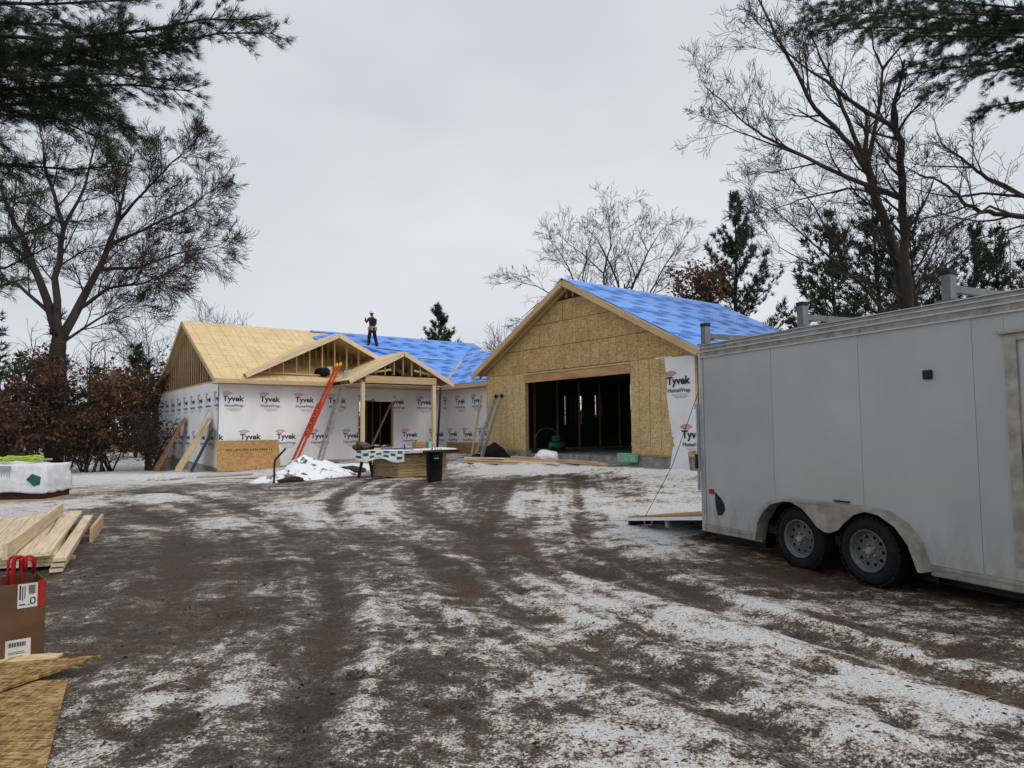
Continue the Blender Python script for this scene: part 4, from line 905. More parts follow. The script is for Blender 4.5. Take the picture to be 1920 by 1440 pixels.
# snow pile with dirt
def mound(name, cx, cy, r, h, m, label):
    n = 60; P = []; F = []
    for i in range(n):
        for j in range(n):
            x = (i/(n-1)-.5)*2; y = (j/(n-1)-.5)*2; P.append((x, y))
    A = np.array(P); d = np.hypot(A[:, 0], A[:, 1]*1.0); prof = np.clip(1-d, 0, 1)**.9
    wx = cx + A[:, 0]*r[0]; wy = cy + A[:, 1]*r[1]; g0 = terr(wx, wy)
    zz = g0 - .08 + h*prof*(1 + 1.1*fbm(A[:, 0]*2.2 + 3, A[:, 1]*2.2, 3)) + .16*fbm(A[:, 0]*5, A[:, 1]*5 + 7, 3)*(prof > 0)*np.minimum(1, prof*4) - .05*(prof <= 0)
    for i in range(n-1):
        for j in range(n-1): F.append((i*n+j, (i+1)*n+j, (i+1)*n+j+1, i*n+j+1))
    me = bpy.data.meshes.new(name); me.from_pydata([(x, y, z) for x, y, z in zip(wx, wy, zz)], [], F); return mkobj(name, me, m, smooth=True)
def snow_dirt(name, amt):
    m = bpy.data.materials.new(name); m.use_nodes = True; t = m.node_tree; b = t.nodes['Principled BSDF']; tc = N(t, 'ShaderNodeTexCoord')
    n = N(t, 'ShaderNodeTexNoise', Scale=2.6, Detail=5.0, Roughness=.65); t.links.new(tc.outputs['Object'], n.inputs['Vector']); rp = N(t, 'ShaderNodeValToRGB')
    rp.color_ramp.elements[0].position = amt; rp.color_ramp.elements[0].color = (.82, .84, .88, 1); rp.color_ramp.elements[1].position = amt + .05; rp.color_ramp.elements[1].color = (.10, .072, .04, 1)
    t.links.new(n.outputs['Fac'], rp.inputs[0]); t.links.new(rp.outputs[0], b.inputs['Base Color']); b.inputs['Roughness'].default_value = .75
    n2 = N(t, 'ShaderNodeTexNoise', Scale=11.0, Detail=4.0); t.links.new(tc.outputs['Object'], n2.inputs['Vector']); bp = N(t, 'ShaderNodeBump', Strength=.6, Distance=.05); t.links.new(n2.outputs['Fac'], bp.inputs['Height']); t.links.new(bp.outputs[0], b.inputs['Normal'])
    return m
M_pile = snow_dirt('snow_over_dirt', .54)
o = mound('snow_pile', -6.55, 21.9, (1.8, 1.5), .78, M_pile, ''); tag(o, 'heap of dirt covered with white snow in front of the ladders', 'snow pile')
o = lump('dirt_clod', (-6.35, 20.0, .2), .24, mat('wet_dirt', (.05, .035, .022), .9, var=.3, bump=.6), 5, 'dark clod of earth at the foot of the snow pile', 'clod', (1.6, .9, .55))
bp_ = MB(); x, y = -7.05, 20.6; z0 = terr(x, y); bp_.tube([(x, y, z0-.1), (x, y, z0+.30), (x+.01, y, z0+.62), (x+.06, y, z0+.72), (x+.34, y, z0+1.02)], .03, 8); o = bp_.build('bent_pipe', M_black, None, smooth=True); tag(o, 'black bent pipe standing upright beside the snow pile', 'pipe')
# metal flashing tubes on boards
for k, (dx, dy, dz) in enumerate(((0, 0, .10), (.1, .16, .10), (-.25, .1, .09))):
    a = Vector((-10.35 + dx, 23.3 + dy, terr(-10.3, 23.3) + dz)); b = Vector((-9.0 + dx - (.35 if k == 2 else 0), 23.75 + dy, terr(-9, 23.7) + dz)); t = MB(); t.tube([a, b], .055, 10, caps=True); o = t.build('metal_tube', M_alu, None, smooth=False)
    tag(o, 'galvanised metal tube lying on the snow near the house corner', 'tube', 'metal tubes lying near the corner')
o = board('ground_board', (-10.3, 22.9, terr(-10.3, 22.9)+.05), (-8.5, 23.3, terr(-8.5, 23.3)+.05), .2, .04, M_lum_pale); tag(o, 'pale board lying on the ground in front of the metal tubes', 'board')
# plywood stack with work surface
Sx = Vector((-.70, .71, 0)); Sy = Vector((.71, .70, 0)); S0 = Vector((-3.19, 19.35, .26)); STK = tag(empty('plywood_stack', S0, math.atan2(.71, -.70)), 'stack of plywood sheets in front of the porch', 'stack')
z = .06; k = 0
while z < .66:      # local x = along the left face, local y = -Sy
    th = .076; j = random.uniform(-.014, .014); MB().box(j, 1.22 + j, -1.75 + j, j*.5, z, z + th - .007).build('plywood_sheet', M_plystack, STK); z += th; k += 1
for x in (.1, .6, 1.1): MB().box(x, x+.09, -1.7, 0, -.05, .058).build('bearer', M_stud, STK)
WT = tag(empty('work_table', (-3.4, 20.3, 0), 0), 'plywood work table on sawhorses covered with green-printed lumber wrap and snow', 'table')
zt = 1.03
tp = [(-4.35, 19.75), (-2.95, 19.0), (-1.55, 20.35), (-2.2, 21.9), (-4.1, 21.3)]
MB().prism([(x+3.4, y-20.3, zt) for x, y in tp], (0, 0, .025)).build('table_top', M_ply, WT)
MB().prism([(x+3.4, y-20.3, zt+.027) for x, y in [(-2.75, 19.4), (-1.65, 20.4), (-2.2, 21.6), (-3.0, 20.7)]], (0, 0, .03)).build('snow_layer', M_snow, WT)
eb = MB(); eb.beam((-2.5+3.4, 19.42-20.3, zt-.02), (-1.55+3.4, 20.33-20.3, zt-.02), .03, .09); eb.build('dark_edge', M_black, WT)
# printed wrap draped on the front edge: strip of white/green blocks
M_green = mat('green_print', (.02, .12, .08), .6, var=.1); wr = MB(); a = Vector((-4.4+3.4, 19.72-20.3, zt+.03)); b = Vector((-2.92+3.4, 18.94-20.3, zt+.03)); nrm = Vector((-.47, -.88, 0)); n = 14
def wp(s, t): p = a.lerp(b, s); sag = .05*math.sin(s*9) ; return p + nrm*(.02 + .05*t + .02*math.sin(s*14 + t*3)) + Vector((0, 0, -t*(.26 + sag)))
for i in range(n*2):
    for j in range(4):
        s0, s1 = i/(2*n), (i+1)/(2*n); t0, t1 = j/4, (j+1)/4; mi = 1 if ((i//4 + j) % 2 == 0 and j in (0, 1, 2) and i % 4 != 3) else 0
        wr.add([wp(s0, t0), wp(s1, t0), wp(s1, t1), wp(s0, t1)], [(0, 1, 2, 3)], mi)
wr.add([a + nrm*.02, b + nrm*.02, b - nrm*.55, a - nrm*.55], [(0, 1, 2, 3)]); wr.build('lumber_wrap', [M_white, M_green], WT, smooth=False)
for x, y in ((-4.25, 20.1), (-4.05, 21.0)):
    sh = MB()
    for dx, dy in ((-.22, 0), (.22, 0)):
        for e in (-.0, .55): sh.beam((x+3.4+dx, y-20.3+e*.3, .2), (x+3.4+dx*.3, y-20.3+e*.3, zt-.02), .05, .05)
    sh.build('sawhorse_leg', M_black, WT)
# things on the table
o = MB().box(-.17, .17, -.12, .12, 0, .19).build('cardboard_box', M_brownbd, None, (-2.75, 20.5, zt+.06), .6); tag(o, 'small brown box standing on the work table', 'box')
o = MB().box(-.05, .05, -.12, .12, 0, .19).build('green_carton', M_foam, None, (-2.5, 20.65, zt+.06), .6); tag(o, 'small green carton beside the brown box on the table', 'carton')
for k, (p, q) in enumerate((((-4.1, 20.6), (-2.3, 20.9)), ((-4.0, 20.85), (-2.6, 21.3)))):
    o = board('table_board', (p[0], p[1], zt+.06), (q[0], q[1], zt+.06), .14, .035, M_lum_pale); tag(o, 'pale board lying across the work table', 'board', 'boards on the work table')
cl_ = MB(); cl_.tube([(-3.75, 19.75, zt+.08), (-2.6, 20.1, zt+.08)], .018, 6); cl_.box(-.02, .02, -.02, .02, -.02, .13, 0, Matrix.Translation((-3.1, 19.95, zt+.06))); o = cl_.build('bar_clamp', mat('blue_steel', (.03, .05, .28), .4, var=.1)); tag(o, 'blue bar clamp lying on the work table', 'clamp')
lump('rag_heap', (-4.5, 20.6, zt+.12), .17, mat('brown_rag', (.12, .06, .05), .9, var=.3), 9, 'crumpled brown rags at the left end of the work table', 'rags', (1.5, 1, .8), noise=.6)
# black bin with stuff inside
BN = tag(empty('trash_bin', (-2.02, 17.95, .27), .35), 'black plastic trash bin standing beside the plywood stack', 'bin')
b = MB(); b.lathe([(0, 0), (.215, 0), (.23, .05), (.275, .80), (.29, .80), (.295, .86), (.275, .87), (.262, .82), (.21, .1)], Matrix.Diagonal((.84, .8, .95, 1)), 28); b.build('bin_body', M_black, BN, smooth=True)
for a in (0, math.pi): MB().box(-.08, .08, .215, .25, .68, .72, 0, Matrix.Rotation(a, 4, 'Z')).build('handle', M_black, BN)
MB().box(-.05, .06, -.222, -.205, .62, .655).build('bin_mark', M_grey_print, BN)
wd = MB()
for k in range(10):
    p = Vector((random.uniform(-.12, .12), random.uniform(-.12, .12), .76)); wd.tube([p, p + Vector((random.uniform(-.1, .1), random.uniform(-.1, .1), random.uniform(.08, .28)))], .008, 4)
o = wd.build('banding_straps', M_green, BN); o['kind'] = 'stuff'
# tarp heap by the porch
o = lump('tarp_heap', (-5.6, 23.8, .28), .55, M_white, 21, 'crumpled silver-white tarp on the ground below the ladders', 'tarp', (1.9, .9, .42), noise=.5)
o = lump('black_sack', (-5.35, 23.0, .30), .36, M_black, 22, 'black plastic sack beside the crumpled tarp', 'sack', (1.6, .8, .42), noise=.5)
o = board('ground_board', (-6.2, 25.4, .42), (-4.7, 25.1, .5), .25, .05, M_lum); tag(o, 'board lying behind the crumpled tarp', 'board')
# leaning black pipe and boards by the return wall
p = MB(); p.tube([hw(9.3, -1.05, .5), hw(9.83, -.55, 3.74)], .05, 10); o = p.build('black_pipe', M_black, None, smooth=True); tag(o, 'long black drain pipe leaning on the eave beside the porch post', 'pipe')
o = board('leaning_board', hw(7.25, -6.9, .6), hw(7.93, -6.6, 2.95), .09, .04, M_stud, up=(-_c, -_s, .3)); tag(o, 'thin brown board leaning beside the grey ladder', 'board')
# lumber in front of the garage
for k, (a, b, w, z) in enumerate((((5.5, -9.0), (5.9, -12.9), .24, 0), ((5.75, -9.0), (6.15, -12.6), .24, 0), ((5.3, -9.3), (5.7, -13.2), .14, 0), ((5.5, -9.2), (5.9, -13.3), .24, .045), ((5.75, -9.6), (6.1, -13.0), .2, .045), ((5.55, -9.1), (5.75, -10.9), .2, .09), ((6.5, -10.2), (6.8, -14.0), .24, .0), ((6.8, -10.4), (7.0, -14.2), .24, .0), ((6.6, -10.3), (6.9, -13.9), .2, .045))):
    pa, pb = hw(*a), hw(*b); o = board('lumber_board', (pa.x, pa.y, terr(pa.x, pa.y)+.10+z), (pb.x, pb.y, terr(pb.x, pb.y)+.10+z), w, .04, M_lum_pale if k % 2 else M_lum)
    tag(o, 'board in the low pile of lumber in front of the garage opening', 'board', 'lumber piled in front of the garage')
tp_ = MB(); pa = hw(7.3, -8.1, .55); c0 = Vector(pa); tri = [c0 + Vector((-.85, .3, .05)), c0 + Vector((.75, -.35, .0)), c0 + Vector((.45, -.3, .40)), c0 + Vector((.12, .1, .62))]
tp_.add(tri + [c0 + Vector((.2, .6, .05))], [(0, 1, 2, 3), (0, 3, 4), (3, 2, 4), (2, 1, 4)]); o = tp_.build('black_tarp', M_blackcloth); tag(o, 'black sheet folded into a tent beside the garage opening', 'tarp')
lump('wrap_scrap', hw(6.4, -12.2, .75), .3, M_white, 31, 'crumpled scrap of white wrap on the garage lumber', 'wrap', (1.3, .8, .6), noise=.7)
o = MB().box(-.06, .06, -.36, .36, 0, .26).build('foam_block', M_foam, None, hw(7.9, -14.2, .62), HRZ); tag(o, 'pale green foam block at the right jamb of the garage opening', 'foam block')
o = MB().box(-.05, .05, -.4, .4, 0, .3).build('foam_block', M_foam, None, hw(7.75, -8.0, .6), HRZ); tag(o, 'green foam strip behind the black tarp', 'foam block')
# green air compressor just inside
AC = tag(empty('air_compressor', hw(8.9, -9.85, FL), .4), 'green air compressor with looped hose inside the garage opening', 'compressor'); M_cg = mat('compressor_green', (.02, .10, .07), .4, var=.1)
t = MB(); t.tube([(-.3, 0, .22), (-.26, 0, .22), (.26, 0, .22), (.3, 0, .22)], [.07, .14, .14, .07], 14); t.build('tank', M_cg, AC, smooth=True); MB().box(-.14, .12, -.09, .09, .36, .58).build('motor', M_cg, AC, bevel=.03)
for x in (-.22, .22): MB().lathe([(0, -.03), (.09, -.03), (.09, .03), (0, .03)], Matrix.Translation((x, -.14, .09)) @ Matrix.Rotation(math.pi/2, 4, 'X'), 14).build('wheel', M_black, AC)
h = MB(); h.tube([(-.35 + .45*math.cos(a), .02*a, .45 + .4*math.sin(a)) for a in np.linspace(-.6, 3.6, 22)], .014, 6); h.build('hose', M_cg, AC)

# ---------------- left foreground ----------------
# wrapped pallet of shingles
PL = tag(empty('wrapped_pallet', (-12.15, 16.9, 0), .12), 'pallet of roofing bundles under a white printed cover at the left edge', 'pallet')
pz = terr(-11.3, 16.9)
bm = bmesh.new(); bmesh.ops.create_cube(bm, size=1); bmesh.ops.subdivide_edges(bm, edges=bm.edges[:], cuts=14, use_grid_fill=True)
A = np.array([v.co[:] for v in bm.verts]); nn = fbm(A[:, 0]*5 + A[:, 2]*3, A[:, 1]*5 + 4 + A[:, 2]*2, 3)
for v, k in zip(bm.verts, nn):
    r = 1 - .10*max(0, v.co.z+.1) ; hem = (.025*math.sin(v.co.x*11) + .02*math.sin(v.co.y*17 + 2)) if v.co.z < -.4 else (.10*(1-4*v.co.x**2)*(1-4*v.co.y**2) if v.co.z > .4 else 0)
    v.co = Vector((v.co.x*2.2*r*(1+.09*k), v.co.y*1.25*r*(1+.13*k), v.co.z*.62 + .16*k*(v.co.z > 0) + hem))
me = bpy.data.meshes.new('cover'); bm.to_mesh(me); bm.free(); o = mkobj('cover', me, M_white, PL, smooth=True); o.location = (0, 0, pz+.52); cover = o
for k in range(5): MB().box(-1.05, 1.05, -.58, .58, pz+.06 + k*.035, pz+.092 + k*.035).build('shingle_bundle', mat('bundle_%d' % k, (.05, .02, .018), .8, var=.3) if k == 0 else MATS['bundle_0'], PL)
MB().box(-1.06, 1.06, -.6, .6, pz-.04, pz+.05).build('pallet_deck', M_stud, PL)
pm = MB()
for k in range(6): pm.box(.02 + k*.055, .035 + k*.055, -.632, -.628, -.22, .18)
pm.box(0, .33, -.634, -.631, .20, .32); pmo = pm.build('printed_stripes', M_grey_print, cover); pmo['kind'] = 'stuff'
MB().prism([(.68, -.645, .0), (.80, -.645, .13), (1.0, -.645, .05), (.98, -.645, -.13), (.84, -.645, -.16)], (0, .004, 0)).build('green_emblem', M_green, cover)
hs = MB()
for k in range(9):
    a0 = random.uniform(0, 6); rx, ry = random.uniform(.35, .5), random.uniform(.13, .22); cx, cy = random.uniform(-.08, .08), random.uniform(-.05, .05)
    hs.tube([(cx + rx*math.cos(a0 + t), cy + ry*math.sin(a0 + t), .02 + k*.012 + .02*math.sin(3*t + k)) for t in np.linspace(0, 6.1, 28)], .012, 6)
o = hs.build('garden_hose', M_hose, None, (-11.8, 16.75, pz+.93), .1, smooth=True); tag(o, 'coiled lime-green air hose on top of the white pallet cover', 'hose')
o = board('cover_board', (-12.3, 16.95, pz+.93), (-11.35, 17.15, pz+.96), .09, .04, M_lum); tag(o, 'stick of wood lying in the lime hose coil', 'board')
for k in range(4):
    o = board('timber_offcut', (-13.9 + k*.05, 18.2 + k*.16, .45 + .1*(k % 2)), (-13.0 + k*.05, 18.0 + k*.16, .45 + .1*(k % 2)), .14, .09, M_lum); tag(o, 'timber offcut in the pile behind the white pallet cover', 'offcut', 'offcuts behind the pallet')
o = MB().box(-.6, .6, -.5, .5, 0, .42).build('offcut_crate', M_stud, None, (-13.4, 18.5, 0), 0); tag(o, 'low wooden crate under the timber offcuts at the left edge', 'crate')
# stack of long boards
gl = 0.0
for k in range(6):
    pn = (-6.55 + k*.205, 8.05 + k*.05); ll = random.uniform(.93, 1.05); pf = (pn[0] - 2.45*ll, pn[1] + 4.2*ll)
    for l in range(3):
        if l == 0 and k in (1, 3): pass
        w = .19; j = random.uniform(-.004, .004); zz = .08 + l*.045
        o = board('long_board', (pn[0]+j, pn[1]+j*3, zz), (pf[0]+j, pf[1]+j*2, zz), w, .04, M_lum_pale); tag(o, 'pale framing board, %s row from the left, %s layer of the long board stack' % (('first', 'second', 'third', 'fourth', 'fifth', 'sixth')[k], ('bottom', 'middle', 'top')[l]), 'board', 'stack of long boards at the left')
for (a, b, w, h, z, lab) in (((-5.42, 8.05), (-7.72, 12.35), .19, .04, .24, 'knotty pale board lying on top of the long board stack, right side'), ((-5.72, 7.9), (-8.0, 12.4), .05, .18, .30, 'pale board set on edge on the long board stack'), ((-6.6, 7.85), (-9.1, 11.9), .19, .09, .24, 'thick pale board on top of the long board stack, left side')):
    o = board('long_board', (a[0], a[1], z), (b[0], b[1], z), w, h, M_lum_pale); tag(o, lab, 'board')
for k in range(3):
    o = board('long_board', (-5.27 + k*.02, 8.1, .05 + k*.06), (-7.5 + k*.02, 12.3, .05 + k*.06), .13, .04, M_lum_pale); tag(o, '%s narrow board at the right edge of the long board stack' % ('lowest', 'middle', 'topmost')[k], 'board', 'narrow boards right of the long stack')
o = board('long_board', (-6.2, 10.3, .12), (-7.1, 12.1, .12), .04, .22, M_lum); tag(o, 'short tan board standing on edge right of the long stack', 'board')
for yy in (8.9, 11.4):
    o = board('stack_bearer', (-7.2 - (yy-8.9)*.6, yy-.3, .03), (-5.62 - (yy-8.9)*.55, yy+.1, .03), .09, .06, M_stud); tag(o, 'wooden bearer under the long board stack', 'bearer', 'bearers under the long boards')
# cardboard box with red handles
BX = tag(empty('cardboard_carton', (-3.58, 5.05, 0), .72), 'tall brown cardboard carton holding red coated steel hooks', 'carton')
c = MB(); W2, D2, HB = .165, .2, .58
c.box(-W2, W2, -D2, -D2+.008, 0, HB); c.box(-W2, W2, D2-.008, D2, 0, HB); c.box(-W2, -W2+.008, -D2+.008, D2-.008, 0, HB); c.box(W2-.008, W2, -D2+.008, D2-.008, 0, HB); c.box(-W2, W2, -D2, D2, 0.001, .01)
c.build('carton_body', M_card, BX)
M_lab = mat('paper_label', (.62, .62, .62), .6, var=.04)
def sticker(x0, x1, z0, z1, bars):
    s = MB().box(x0, x1, -D2-.003, -D2-.0005, z0, z1).build('paper_label', M_lab, BX); q = MB()
    for (a, b, c_, d) in bars: q.box(x0 + (x1-x0)*a, x0 + (x1-x0)*b, -D2-.0045, -D2-.0032, z0 + (z1-z0)*c_, z0 + (z1-z0)*d)
    k = q.build('printed_bars', M_black, s); k['kind'] = 'stuff'; return s
s1 = sticker(.0, .115, .41, .575, [(.55 + .035*i, .57 + .035*i, .55, .92) for i in range(10)] + [(.08, .16, .35, .95), (.22, .27, .3, .9), (.34, .38, .4, .9), (.08, .4, .12, .17), (.5, .62, .1, .14)])
vs, fs = fit(text_mesh('0', 1, .0), .035, 0, 0, .05); zt0 = MB().add(vs, fs).build('printed_numeral', M_black, s1); zt0.matrix_local = slopeM((.088, -D2-.005, .455), (1, 0, 0), (0, 0, 1))
MB().box(.117, .155, -D2-.003, -D2-.0005, .41, .586).build('red_label', M_redpipe, BX)
sticker(-.06, .085, .03, .20, [(.1 + .05*i, .12 + .05*i + .02*(i % 2), .72, .9) for i in range(14)] + [(.1, .85, .2, .24), (.1, .7, .3, .33), (.12, .8, .44, .46), (.12, .75, .5, .52)])
for k, (x, y, h, s_) in enumerate(((-.02, -.06, .17, 1), (.0, .04, .15, 1), (.04, -.04, .16, 1), (.05, .09, .12, 1), (-.10, -.1, .07, -1), (-.03, .1, .15, 1))):
    t = MB(); r = .036; pts = [(x, y, .05), (x, y, HB + h - r)] + [(x + s_*r*(1 - math.cos(a)), y, HB + h - r + r*math.sin(a)) for a in np.linspace(.3, 2.9, 8)] + [(x + s_*2*r, y, HB + h - .11)]
    t.tube(pts, .0095, 8); o = t.build('red_hook', M_redpipe, None, (-3.58, 5.05, 0), .72, smooth=True); tag(o, 'red coated steel hook standing in the cardboard carton', 'hook', 'red hooks in the carton')
# strand board offcuts in the corner
def scrap(pts, z, th, label, tiltv=(0, 0), m=M_osb_scrap):
    c = sum((Vector((x, y, 0)) for x, y in pts), Vector())/len(pts); mb = MB().prism([(x-c.x, y-c.y, (x-c.x)*tiltv[0] + (y-c.y)*tiltv[1]) for x, y in pts], (0, 0, th)); o = mb.build('board_offcut', m); o.location = (c.x, c.y, z); return tag(o, label, 'offcut')
scrap([(-3.4, 3.0), (-2.12, 3.2), (-2.86, 4.55), (-3.7, 4.5)], .03, .014, 'lower strand board offcut in the bottom left corner', (.0, .01))
scrap([(-3.9, 2.8), (-2.35, 3.15), (-2.95, 4.0), (-3.9, 3.9)], .08, .014, 'broken strand board sheet lying on the other offcuts', (.0, .03))
scrap([(-4.0, 3.75), (-3.3, 3.95), (-2.86, 4.9), (-3.7, 4.72), (-4.1, 4.6)], .06, .016, 'pointed strand board offcut nearest the carton', (.0, .03))
scrap([(-3.75, 4.74), (-3.15, 4.84), (-3.17, 4.98), (-3.75, 4.93)], .07, .014, 'small pale offcut strip behind the pointed piece', (0, 0), M_ply)
o = board('board_offcut', (-3.95, 4.1, .20), (-3.45, 4.72, .22), .14, .03, M_lum); tag(o, 'short length of lumber lying over the strand board offcuts', 'offcut')
# chips, leaves and clods trodden into the yard: nobody could count them
n = 5000; r_ = 3.0 + 20*rng.random(n)**1.5; a_ = rng.uniform(-.75, .75, n); X = np.sin(a_)*r_; Y = np.cos(a_)*r_ + .5
Z = np.array([gz(x, y) for x, y in zip(X, Y)]); S = rng.uniform(.003, .009, n)*rng.choice((1, 1, 1, 1, 2), n); P = np.stack([X, Y, Z + S*.15], 1)
d = rng.normal(0, 1, (n, 3)); d[:, 2] *= .3; d /= np.linalg.norm(d, axis=1, keepdims=True); q = np.cross(d, rng.normal(0, 1, (n, 3)) + np.array([0, 0, 2.])); q /= np.linalg.norm(q, axis=1, keepdims=True)
u3 = np.cross(d, q); S = S[:, None]; V = np.stack([P - d*S*1.6, P + q*S*.7, P + d*S*1.6, P - q*S*.7, P + u3*S*.5, P - u3*S*.5], 1).reshape(-1, 3)
F = (np.arange(n)*6)[:, None, None] + np.array([[0, 1, 4], [1, 2, 4], [2, 3, 4], [3, 0, 4], [1, 0, 5], [2, 1, 5], [3, 2, 5], [0, 3, 5]])[None]
me = bpy.data.meshes.new('yard_debris'); me.from_pydata(V.tolist(), [], F.reshape(-1, 3).tolist()); me.materials.append(mat('debris', (.060, .040, .026), .85, var=.5, nscale=3)); o = mkobj('yard_debris', me, None); o['kind'] = 'stuff'; o['label'] = 'wood chips, leaves and clods scattered over the yard'

# ---------------- trees ----------------
class Twigs:
    """collects tapered polylines, builds them as one tube mesh with numpy"""
    def __init__(s): s.g = {}
    def add(s, pts, r0, r1, sides):
        s.g.setdefault((len(pts), sides), []).append((pts, r0, r1))
    def mesh(s, name, m):
        V = []; F = []; base = 0
        for (n, k), L in s.g.items():
            P = np.array([p for p, a, b in L], float); r0 = np.array([a for p, a, b in L]); r1 = np.array([b for p, a, b in L])
            T = np.empty_like(P); T[:, 1:-1] = P[:, 2:] - P[:, :-2]; T[:, 0] = P[:, 1] - P[:, 0]; T[:, -1] = P[:, -1] - P[:, -2]
            T /= np.linalg.norm(T, axis=2, keepdims=True) + 1e-9
            ref = np.where(np.abs(T[:, :1, 2:3]) > .8, np.array([[[1., .1, 0]]]), np.array([[[0.1, 0, 1.]]]))
            A = np.cross(T, ref); A /= np.linalg.norm(A, axis=2, keepdims=True) + 1e-9; B = np.cross(T, A)
            rad = r0[:, None] + (r1 - r0)[:, None]*np.linspace(0, 1, n)[None]**.8
            an = np.arange(k)*2*math.pi/k
            ring = P[:, :, None] + rad[:, :, None, None]*(A[:, :, None]*np.cos(an)[None, None, :, None] + B[:, :, None]*np.sin(an)[None, None, :, None])
            N_ = len(L); V.append(ring.reshape(-1, 3))
            i0 = base + (np.arange(N_)*n*k)[:, None, None] + (np.arange(n-1)*k)[None, :, None] + np.arange(k)[None, None]
            i1 = base + (np.arange(N_)*n*k)[:, None, None] + (np.arange(n-1)*k)[None, :, None] + ((np.arange(k)+1) % k)[None, None]
            F.append(np.stack([i0, i1, i1 + k, i0 + k], -1).reshape(-1, 4)); base += N_*n*k
        return np_mesh(name, np.concatenate(V), np.concatenate(F), m)
def np_mesh(name, V, F, m, smooth=True):
    me = bpy.data.meshes.new(name); me.vertices.add(len(V)); me.vertices.foreach_set('co', V.astype(np.float32).ravel())
    w = F.shape[1]; me.loops.add(F.size); me.loops.foreach_set('vertex_index', F.astype(np.int32).ravel()); me.polygons.add(len(F))
    me.polygons.foreach_set('loop_start', np.arange(0, F.size, w, dtype=np.int32)); me.polygons.foreach_set('use_smooth', np.full(len(F), smooth))
    me.update(calc_edges=True); me.materials.append(m); return me
rnd = random.Random(11)
def rv(s): return Vector((rnd.gauss(0, s), rnd.gauss(0, s), rnd.gauss(0, s)))
def walk(p, d, L, n, wob, up):
    pts = [p]; d = d.normalized()
    for i in range(n):
        d = (d + rv(wob) + Vector((0, 0, up))).normalized(); p = p + d*(L/n); pts.append(p)
    return pts
def branch(tw, p, d, L, r, lvl, maxl, dens=1.0, wob=.16, up=.05, spread=.8, tmin=.0045):
    n = 5 if lvl < maxl-1 else (3 if lvl < maxl else 2)
    pts = walk(p, d, L, n, wob, up); r1 = max(tmin, r*.35); tw.add([q[:] for q in pts], max(r, tmin), r1, 5 if r > .03 else (4 if r > .012 else 3))
    if lvl >= maxl: return pts
    nc = max(2, int((4.2 + rnd.random()*2.5)*dens))
    for k in range(nc):
        t = .2 + .8*(k + rnd.random())/nc; i = min(int(t*n), n-1); q = pts[i].lerp(pts[i+1], t*n - i); dd = (pts[i+1] - pts[i]).normalized()
        side = dd.cross(rv(1)).normalized(); cd = dd + side*(spread*(.6 + rnd.random()*.7))
        branch(tw, q, cd, L*(.78 - .30*t)*(.65 + .6*rnd.random()), max(r*(1-.6*t)*.55, tmin), lvl+1, maxl, dens, wob*1.15, up, spread, tmin)
    return pts
def limb_tree(name, base, limbs, label, m=None, depth_spread=1.0, maxl=3, dens=1.0, group=None, up=.04, skip=1, frac=.30, tmin=.009, rs=1.0, bmin=.9):
    """tree from traced main limbs: limbs = [(right, up) metres..., r0, r1]; the limbs also wander in depth"""
    rnd.seed(zlib.crc32(label.encode())); e = tag(empty(name, base), label, 'tree', group); trunk = Twigs(); tw = Twigs(); m = m or M_bark
    mx = max(max(abs(x) for x, z in pts) for pts, a, b in limbs); ends = {}
    for li, (pts, r0, r1) in enumerate(limbs):
        r0 *= rs; r1 *= rs
        # find where this limb joins an earlier one, to share depth there
        y0 = 0; pts = list(pts)
        if ends.get('all'):
            qx, qz, qy = min(ends['all'], key=lambda q: (q[0]-pts[0][0])**2 + (q[1]-pts[0][1])**2)
            if math.hypot(qx-pts[0][0], qz-pts[0][1]) < 2.5: y0 = qy; pts[0] = (qx, qz)
        slope = rnd.uniform(-.5, .5)*depth_spread if li else 0; P = []; acc = 0
        for i, (x, z) in enumerate(pts):
            if i: acc += math.hypot(x-pts[i-1][0], z-pts[i-1][1])
            P.append(Vector((x, y0 + slope*acc, z)))
        # refine
        Q = []
        for i in range(len(P)-1):
            for s in range(3): t = s/3; Q.append(P[i].lerp(P[i+1], t) + (rv(.03*min(1, r0*6)) if (i or s) else Vector()))
        Q.append(P[-1])
        for a, b in zip(Q[:-1], Q[1:]): ends.setdefault('all', []).extend([(q.x, q.z, q.y) for q in (a, a.lerp(b, .33), a.lerp(b, .67))])
        trunk.add([q[:] for q in Q], r0, r1, 9 if r0 > .1 else 6)
        L = acc; nb = max(3, int(L*(1.7 if r0 < .2 else .9)*dens)) if li >= skip else 0
        for k in range(nb):
            t = .18 + .82*(k + rnd.random())/nb; f = t*(len(Q)-1); i = min(int(f), len(Q)-2); q = Q[i].lerp(Q[i+1], f-i); dd = (Q[i+1]-Q[i]).normalized(); rr = r0 + (r1-r0)*t
            if q.z < 2.2: continue
            side = dd.cross(rv(1)).normalized(); ln = max(bmin, L*frac*(.6 + .7*rnd.random())*(1.15 - .5*t)); branch(tw, q, dd*1.05 + side*.85, ln, min(rr*.5, .05), 1, maxl, dens*.85, .11, up, .7, tmin)
        branch(tw, Q[-1], Q[-1]-Q[-2], max(.8, L*.2), r1, 1, maxl, dens, .15, up, .8, tmin)
    mkobj('trunk', trunk.mesh('trunk', m), None, e); mkobj('crown', tw.mesh('crown', M_twig), None, e); return e
